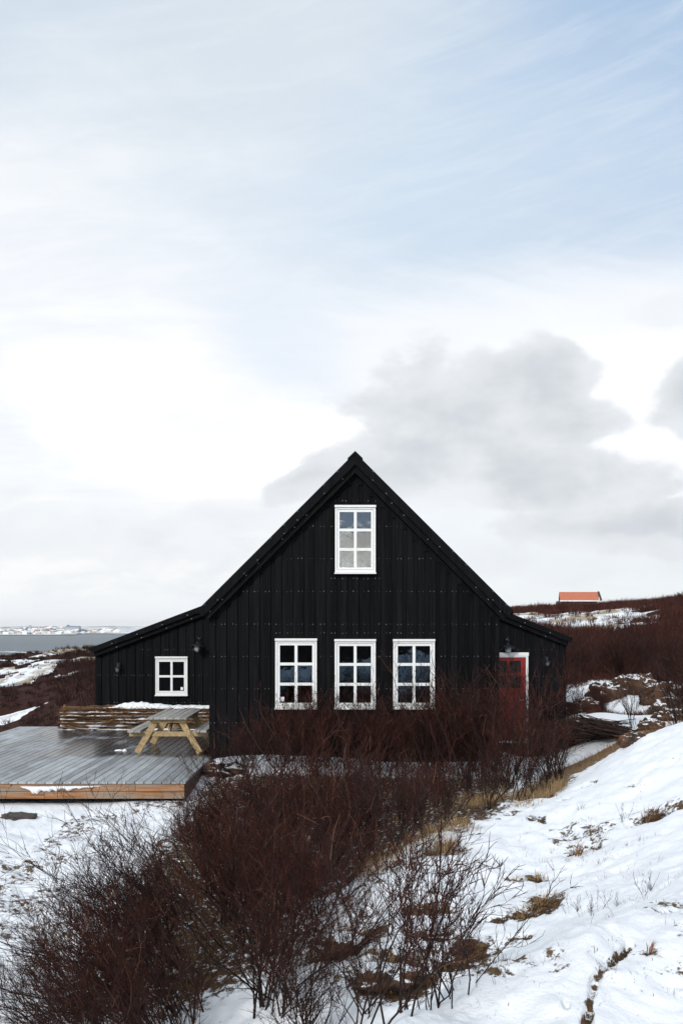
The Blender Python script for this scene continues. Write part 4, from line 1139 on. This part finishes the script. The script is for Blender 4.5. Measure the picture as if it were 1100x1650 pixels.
# twiglets poking out of the snow, right foreground
for px, py, sc, lb in ((918, 1470, 0.48, 'small dark twig sprig upright in the snow, nearest the brown patch'), (940, 1475, 0.42, 'leaning twig sprig in the snow on the right slope'), (965, 1472, 0.45, 'forked twig sprig on the snow slope'),
                       (985, 1462, 0.48, 'twig sprig at the brow of the snow bank'), (1035, 1440, .5, 'tiny twig sprig right of the other sprigs'), (1010, 1322, 0.54, 'flat twig sprig beside the rusty grass tuft')):
    g = ground_at(px, py); shrub(g[0], g[1], 'q0', sc, lb, name='twig_sprig')

# ------------------------------------------------------------------ heath scrub on the hills (uncountable)
def tri_scrub(name, pts, hts, per, wid, mat, spread=.55, label=None, cat=None):
    n = len(pts); N_ = n * per
    b = np.repeat(pts, per, axis=0); h = np.repeat(hts, per)
    r = RS.rand(N_) ** .5 * h * .5; ph = RS.rand(N_) * 2 * np.pi
    off = np.stack([np.cos(ph) * r, np.sin(ph) * r, RS.rand(N_) * h * .35 - .05], -1)
    root = b + off * [1, 1, 1]
    d = np.stack([np.cos(ph) * spread * (r / (h * .5)) + RS.randn(N_) * .28, np.sin(ph) * spread * (r / (h * .5)) + RS.randn(N_) * .28, np.ones(N_)], -1)
    d /= np.linalg.norm(d, axis=1)[:, None]
    L = h * (.35 + RS.rand(N_) * .55) * (1.15 - .6 * r / (h * .5))
    tip = root + d * L[:, None]
    s_ = np.stack([RS.randn(N_), RS.randn(N_) * .5, RS.randn(N_) * .1], -1); s_ /= np.linalg.norm(s_, axis=1)[:, None]
    ww = (np.repeat(wid, per) if hasattr(wid, '__len__') else wid) * (.6 + .8 * RS.rand(N_))
    v = np.stack([root - s_ * ww[:, None] * .5, root + s_ * ww[:, None] * .5, tip], 1).reshape(-1, 3)
    f = np.arange(N_ * 3).reshape(-1, 3)
    return tag(mesh_obj(name, v, f, mat), label, cat, kind='stuff')
def scatter(n, amin, amax, ymin, ymax):
    y = np.sqrt(RS.rand(n) * (ymax ** 2 - ymin ** 2) + ymin ** 2); a = amin + RS.rand(n) * (amax - amin)
    x = a * y; b_, t_, s_ = cover(x, y)
    keep = ((s_ + (fbm(x * .8, y * .8, 3, 95) - .5) * .5) > .55) | (RS.rand(n) < .10)
    x, y = x[keep], y[keep]; return np.stack([x, y, H(x, y)], -1)
p1 = scatter(7000, .13, .50, 33, 132)
tri_scrub('hill_scrub', p1, .55 + RS.rand(len(p1)) * .45, 34, .012 + p1[:, 1] * .00028, scrub_m, label='dense reddish-brown scrub covering the hillside right of the house', cat='scrub')
p2 = scatter(6000, -.50, -.17, 26.5, 120)
tri_scrub('heath_scrub', p2, .16 + RS.rand(len(p2)) * .26 + .25 * (p2[:, 0] / p2[:, 1] > -.285), 30, .010 + p2[:, 1] * .00028, scrub_m, label='dark brown heath scrub on the ground left of the house', cat='scrub')

yy = 25.5 + RS.rand(900) * 8; aa = .212 + RS.rand(900) * .16; p3 = np.stack([aa * yy, yy, H(aa * yy, yy)], -1)
p3 = p3[(fbm(p3[:, 0] * .7, p3[:, 1] * .35, 3, 97) > .53) | (yy > 31.5)]
tri_scrub('bank_scrub', p3, .12 + RS.rand(len(p3)) * .22, 36, .012, scrub_m, label='low brown scrub on the broken bank right of the house', cat='scrub')
# ------------------------------------------------------------------ dry grass
def blades(mb_l, x, y, r, n, L, flat=.5, dirx=0.0, diry=0.0, z=None):
    for i in range(n):
        a = RS.rand() * 6.28; q = RS.rand() ** .6 * r; bx, by = x + math.cos(a) * q, y + math.sin(a) * q
        mb_l.append((bx, by, a, L * (.5 + RS.rand() * .8), flat, dirx, diry, z))
def blade_mesh(name, lst, mat, parent=None, org=None, hw=.0022):
    xs = np.array([l[0] for l in lst]); ys = np.array([l[1] for l in lst]); zs = H(xs, ys) - .01
    v = []; f = []
    for (x, y, a, L, fl, dx_, dy_, z), z0 in zip(lst, zs):
        th = abs(RS.randn()) * fl + .15; ph = a + RS.randn() * .5
        d = Vector((math.sin(th) * math.cos(ph) + dx_, math.sin(th) * math.sin(ph) + dy_, math.cos(th))).normalized()
        s_ = Vector((-math.sin(ph), math.cos(ph), 0)) * hw * (.6 + RS.rand() * .8)
        p0 = Vector((x, y, z0)); p1_ = p0 + d * L * .55; d2 = (d + Vector((d.x, d.y, -.45))).normalized(); p2_ = p1_ + d2 * L * .45
        b = len(v); v += [p0 - s_, p0 + s_, p1_ + s_ * .8, p1_ - s_ * .8, p2_]
        f += [(b, b + 1, b + 2, b + 3), (b + 3, b + 2, b + 4)]
    if org: v = [p - Vector(org) for p in v]
    return mesh_obj(name, [tuple(p) for p in v], f, mat, parent)
lst = []
for (px, py, r, n, L) in ((787, 1292, .40, 500, .22), (760, 1300, .25, 200, .2), (882, 1284, .22, 260, .24), (736, 1335, .25, 220, .16), (623, 1392, .28, 300, .18), (600, 1410, .2, 120, .16), (850, 1300, .2, 80, .16), (690, 1350, .3, 200, .16),
                          (875, 1454, .13, 110, .08), (845, 1475, .12, 70, .07), (865, 1417, .1, 50, .07), (833, 1418, .08, 30, .06), (626, 1577, .25, 160, .09), (554, 1523, .25, 160, .10), (692, 1465, .15, 60, .08)):
    g = ground_at(px, py); blades(lst, g[0], g[1], r, n, L, .7)
tag(blade_mesh('dry_grass', lst, straw_m), 'straw-coloured dry grass poking through the snow at the thicket edge', 'grass', kind='stuff')
lst = []
for i in range(420):     # thin scattered stalks in the open snow
    px, py = rnd.uniform(640, 1100), rnd.uniform(1230, 1640)
    if py < 1650 - (px - 640) * .95 and py < 1420 and px < 760: continue
    g = ground_at(px, py)
    if fbm(np.array([g[0] * 1.6]), np.array([g[1] * 1.6]), 2, 5)[0] > .54 or rnd.random() < .12: blades(lst, g[0], g[1], .03, rnd.choice((1, 1, 2, 3, 7)), rnd.uniform(.02, .07), 1.0)
for i in range(130):
    px, py = rnd.uniform(640, 1090), rnd.uniform(1270, 1560)
    if py > 1640 - (px - 640) * .45 or py < 1400 - (px - 640) * .38: continue
    g = ground_at(px, py); blades(lst, g[0], g[1], rnd.uniform(.03, .10), rnd.randrange(6, 30), rnd.uniform(.04, .09), .9)
for i in range(600):
    px, py = rnd.uniform(-20, 330), rnd.uniform(1292, 1500); g = ground_at(px, py); blades(lst, g[0], g[1], .06, rnd.choice((1, 2, 5)), .035, .9)
tag(blade_mesh('grass_stalks', lst, rust_m, hw=.0010), 'thin dead grass stalks scattered over the open snow', 'grass', kind='stuff')
lst = []
for i in range(len(CREST) - 1):
    a, b = CREST[i], CREST[i + 1]
    for k in range(520):
        u = RS.rand(); x = a[0] + (b[0] - a[0]) * u + RS.randn() * .26; y = a[1] + (b[1] - a[1]) * u + RS.randn() * .26
        lst.append((x, y, RS.rand() * 6.28, .10 + RS.rand() * .14, .9, -.35, .1, None))
tag(blade_mesh('bank_grass', lst, rust_m), 'golden-brown matted grass along the crest behind the snow slope', 'grass', kind='stuff')
for px, py, r, n, L, m_, lb in ((1049, 1325, .12, 170, .16, rust_m, 'rusty grass tuft with dark twigs on the right snow slope'), (931, 1377, .06, 90, .16, rust_m, 'upright rusty grass tuft alone in the middle of the snow slope'),
                               (706, 1368, .17, 260, .24, straw_m, 'pale yellow straw tuft at the edge of the thicket'), (1049, 1537, .025, 25, .05, rust_m, 'tiny orange grass tuft in the near snow at right'),
                               (720, 1372, .10, 120, .2, straw_m, 'small straw tuft just right of the larger yellow one')):
    g = ground_at(px, py); e = empty('grass_tuft', g, lb, 'grass tuft')
    l_ = []; blades(l_, g[0], g[1], r, n, L, .55, .25); blade_mesh('blades', l_, m_, e, g)

# ------------------------------------------------------------------ earth and stones
turf_m, t, bs = new_mat('turf_and_snow')
g_ = t.node('ShaderNodeNewGeometry'); pos = g_.outputs['Position']; nz_ = t.node('ShaderNodeSeparateXYZ', ins={0: g_.outputs['Normal']}).outputs[2]
n9 = t.noise(pos, 7, 6, .7); col_ = t.mix(t.ss(n9, .35, .65), (.02, .013, .010), (.115, .055, .027))
sm = t.ss(t.m('ADD', nz_, t.m('MULTIPLY', t.m('SUBTRACT', t.noise(pos, 6, 6, .7), .5), 2.2)), .80, .92)
link(t, t.mix(sm, col_, (.82, .84, .87)), bs.inputs['Base Color']); bs.inputs['Roughness'].default_value = .9; bump(t, bs, n9, .8, .05)
def clod(name, x, y, rx, ry, rz_, seed, mat, label, cat, group=None, sink=.3, n=24):
    vs = []; fs = []
    for i in range(n + 1):
        th = math.pi * i / n
        for j in range(n * 2):
            ph = math.pi * j / n; d = np.array([math.sin(th) * math.cos(ph), math.sin(th) * math.sin(ph), math.cos(th)])
            k = 1 + 1.1 * (float(fbm(np.array([d[0] * 3.2 + seed * 3 + d[2] * 1.7]), np.array([d[1] * 3.2 + d[2] * 2.3]), 4, seed, .65)[0]) - .5)
            vs.append((d[0] * rx * k, d[1] * ry * k, d[2] * rz_ * k))
    for i in range(n):
        for j in range(n * 2):
            a = i * n * 2 + j; b = i * n * 2 + (j + 1) % (n * 2); fs.append((a, a + n * 2, b + n * 2, b))
    o = mesh_obj(name, vs, fs, mat, None, True); o.location = (x, y, gz(x, y) + rz_ * (1 - 2 * sink) * .5)
    return tag(o, label, cat, group)
for i, (px, Y, rx, rz_, lb) in enumerate(((975, 29.5, .55, .38, 'rounded rusty turf clod nearest the house corner'), (1012, 30.0, .6, .42, 'dark turf clod with a snow cap in the middle of the broken bank'),
                                         (1035, 30.5, .5, .45, 'upright reddish turf clod in the broken bank'), (1068, 27.5, .6, .4, 'brown turf clod at the right end of the broken bank'), (1092, 24.5, .7, .35, 'dark turf clod above the grassy crest at the right edge'), (945, 28.0, .5, .3, 'low turf clod against the house corner'))):
    clod('turf_clod', px2x(px, Y), Y, rx, .5, rz_, 20 + i, turf_m, lb, 'turf')
g = ground_at(30, 1318); clod('flat_stone', g[0], g[1], .28, .14, .06, 3, plain('dark_stone', (.06, .05, .045), .8, 0, 9, .5, .5), 'flat dark stone half sunk in the snow before the deck', 'stone')
for px, py, rx, k, lb in ((626, 1580, .24, 41, 'lump of brown mossy earth among the sparse twigs'), (556, 1526, .22, 42, 'mossy earth lump at the thicket edge'), (700, 1510, .11, 43, 'thin brown strip of earth showing through the snow')):
    g = ground_at(px, py); clod('earth_lump', g[0], g[1], rx, rx * .8, rx * .35, k, turf_m, lb, 'earth', n=18)
clod('turf_block', -2.15, 18.4, .38, .5, .16, 50, turf_m, 'snow-capped turf block beside the right edge of the deck', 'turf')

for px, py, rx, k, lb in ((1052, 1166, .30, 71, 'dark turf lump breaking the crest of the snow slope'), (1082, 1152, .36, 72, 'larger dark turf lump on the crest near the right edge'), (1108, 1146, .32, 73, 'turf lump on the crest cut by the right edge'), (1025, 1186, .18, 74, 'small turf lump at the lower end of the grassy crest')):
    g = ground_at(px, py + 10); clod('turf_lump', g[0], g[1] + .15, rx, rx * .7, rx * .55, k, turf_m, lb, 'turf')
# brushwood heap right of the house
def heap(name, a, b, n, w_, label):
    a = Vector(a); b = Vector(b); mb = MB(); rr = random.Random(9); d = (b - a)
    for i in range(n):
        u = rr.random(); c_ = a.lerp(b, u) + Vector((0, rr.uniform(-w_, w_), 0)); hh = (.42 * math.sin(math.pi * min(1, .25 + u * .75)) ** .6)
        z = gz(c_.x, c_.y) + rr.random() * hh * (1 - (abs(c_.y - a.lerp(b, u).y) / w_) ** 2 * .6)
        L = rr.uniform(.5, 1.4); an = rr.gauss(0, .22); dd = Vector((math.cos(an), rr.gauss(-.2, .3), -.16 + rr.gauss(0, .12))).normalized()
        p = Vector((c_.x, c_.y, z)); pts = [p - dd * L / 2, p + Vector((0, 0, rr.gauss(0, .03))), p + dd * L / 2]
        r0 = rr.uniform(.006, .016); mb.tube(pts, [r0, r0 * .8, r0 * .4], 4)
    o = mb.build(name, stem_m, None, tuple(a), True); o.location = a
    return tag(o, label, 'brushwood')
a = (px2x(905, 23.5), 23.5, gz(px2x(905, 23.5), 23.5)); b = (px2x(1008, 20.8), 20.8, gz(px2x(1008, 20.8), 20.8))
heap('brushwood_heap', a, b, 900, .75, 'long dark heap of cut brushwood sloping down beside the house corner')

# ------------------------------------------------------------------ barn on the ridge
redroof, t, bs, c, n, oc, isd = wood_mat('faded_red_roof', (.42, .125, .065), (.50, .165, .09), (2, 6, 6), .6, .05, .1)
BY = 150.0
bx0, bx1 = px2x(902, BY), px2x(968, BY); zr, ze = py2z(953, BY), py2z(967, BY)
bo = ((bx0 + bx1) / 2, BY + 3, ze - 3)
barn = empty('barn', bo, 'distant barn with a faded red roof on the ridge', 'barn')
mb = MB(); xr0, xr1 = px2x(906, BY), px2x(969, BY); dr = 2.4
mb.add([(bx0, BY, ze), (bx1 - .3, BY, ze), (xr1, BY + dr, zr), (xr0, BY + dr, zr), (bx0 + .8, BY + 2 * dr, ze), (bx1 + .5, BY + 2 * dr, ze)], [(0, 1, 2, 3), (3, 2, 5, 4)])
ro = mb.build('roof', redroof, barn, bo); md = ro.modifiers.new('solid', 'SOLIDIFY'); md.thickness = .12; md.offset = -1
mb = MB(); mb.box(bx0 + .35, bx1 - .5, BY + .25, BY + 2 * dr - .3, ze - 3.2, ze - .08); mb.prismx([(BY + .25, ze - .12), (BY + 2 * dr - .3, ze - .12), (BY + dr, zr - .2)], bx0 + .75, bx1 - .45)
mb.build('wall', plain('dark_barn_wall', (.07, .06, .055), .8), barn, bo)
mb = MB(); mb.box(bx0 - .05, bx1 - .25, BY - .12, BY - .02, ze - .22, ze - .02); mb.build('eave_board', white, barn, bo)
mb = MB(); mb.beam((bx1 + .0, BY - .05, ze - .02), (xr1 + .12, BY + dr, zr + .02), .14, .28, (1, 0, 0)); mb.beam((xr1 + .12, BY + dr, zr + .02), (bx1 + .62, BY + 2 * dr, ze - .02), .14, .28, (1, 0, 0))
mb.build('verge_board', plain('dark_trim', (.03, .03, .03), .7), barn, bo)
for k, px in enumerate((828, 833.5)):
    Y = 124; clod('ridge_boulder', px2x(px, Y), Y, .45 + .15 * k, .4, .5, 60 + k, turf_m, ('smaller pale boulder on the ridge skyline left of the barn', 'larger pale boulder on the ridge skyline left of the barn')[k], 'boulder')

# ------------------------------------------------------------------ town across the water
wallc = [plain('town_wall_' + n_2, c_, .8, 0, .2, .1) for n_2, c_ in (('white', (.74, .74, .73)), ('cream', (.60, .55, .46)), ('grey', (.34, .36, .39)), ('ochre', (.45, .34, .24)), ('dark', (.14, .15, .18)))]
roofc = [plain('town_roof_' + n_2, c_, .8, 0, .2, .1) for n_2, c_ in (('snowy', (.78, .80, .84)), ('slate', (.17, .19, .23)), ('rust', (.30, .15, .10)), ('blue', (.16, .22, .30)))]
names = ['white', 'cream', 'grey', 'ochre', 'dark']; rnames = ['snowy', 'slate', 'rusty', 'blue']
def town_house(x, y, w_, d_, h_, rh, wi, ri, label=None, name='town_house', group=True):
    z = float(far_h(np.array([x]), np.array([y]))[0]) - .5
    o = empty(name, (x, y, z), label or f'tiny {names[wi]} house with a {rnames[ri]} roof in the town across the water', 'house', f'{names[wi]} town houses with {rnames[ri]} roofs' if group else None)
    mb = MB(); mb.box(-w_ / 2, w_ / 2, -d_ / 2, d_ / 2, 0, h_); mb.build('wall', wallc[wi], o)
    mb = MB()
    if rh > .3:
        mb.prism([(-w_ / 2 - .3, h_ + .02), (w_ / 2 + .3, h_ + .02), (0, h_ + rh)], -d_ / 2 - .3, d_ / 2 + .3) if rnd.random() < .4 else mb.prismx([(-d_ / 2 - .3, h_ + .02), (d_ / 2 + .3, h_ + .02), (0, h_ + rh)], -w_ / 2 - .3, w_ / 2 + .3)
    else: mb.box(-w_ / 2 - .2, w_ / 2 + .2, -d_ / 2 - .2, d_ / 2 + .2, h_ + .01, h_ + .5)
    mb.build('roof', roofc[ri], o)
    return o
cnt = 0
while cnt < 215:
    a = (rnd.uniform(-15, 195) - CX) / F
    y0 = 3300 + (650 if a > -.266 else 0)
    y = y0 + rnd.random() ** 1.2 * 900; x = a * y
    if rnd.random() > (.95 if a < -.285 else .75): continue
    wi = rnd.choices(range(5), (6, 3, 2, 2, 1))[0]; ri = rnd.choices(range(4), (5, 2, 1.5, 1))[0]
    town_house(x, y, rnd.uniform(8, 20), rnd.uniform(8, 12), rnd.uniform(3.5, 8), rnd.choice((2.5, 3.5, .2)), wi, ri); cnt += 1
town_house((48.5 - CX) / F * 3900, 3900, 7.5, 12, 19, .1, 2, 1, 'slim grey tower block rising above the town across the water', 'tower_block', False)
town_house((110 - CX) / F * 4300, 4300, 14, 14, 15, 4, 4, 1, 'dark block with a pitched roof on the skyline of the far town', 'town_block', False)
town_house((118 - CX) / F * 4000, 4000, 55, 30, 11, 5, 2, 3, 'broad blue-grey hall by the harbour of the far town', 'harbour_hall', False)
town_house((132 - CX) / F * 4010, 4010, 34, 30, 12, 4, 4, 1, 'dark grey hall right of the blue-grey harbour hall', 'harbour_hall', False)
town_house((130 - CX) / F * 3930, 3930, 34, 20, 5, .2, 0, 0, 'low white shed in front of the dark harbour hall', 'harbour_shed', False)

# ------------------------------------------------------------------ sea air
haze = MB(); haze.box(-7000, 7000, -1500, 9200, SEA - 30, 60)
hm = bpy.data.materials.new('sea_air'); hm.use_nodes = True; hn = NT(hm.node_tree); hn.n.clear()
pv = hn.node('ShaderNodeVolumePrincipled', ins={'Color': (.97, .985, 1, 1), 'Density': .5e-4, 'Anisotropy': .2})
hn.node('ShaderNodeOutputMaterial', ins={'Volume': pv.outputs[0]})
tag(haze.build('haze', hm), kind='stuff')
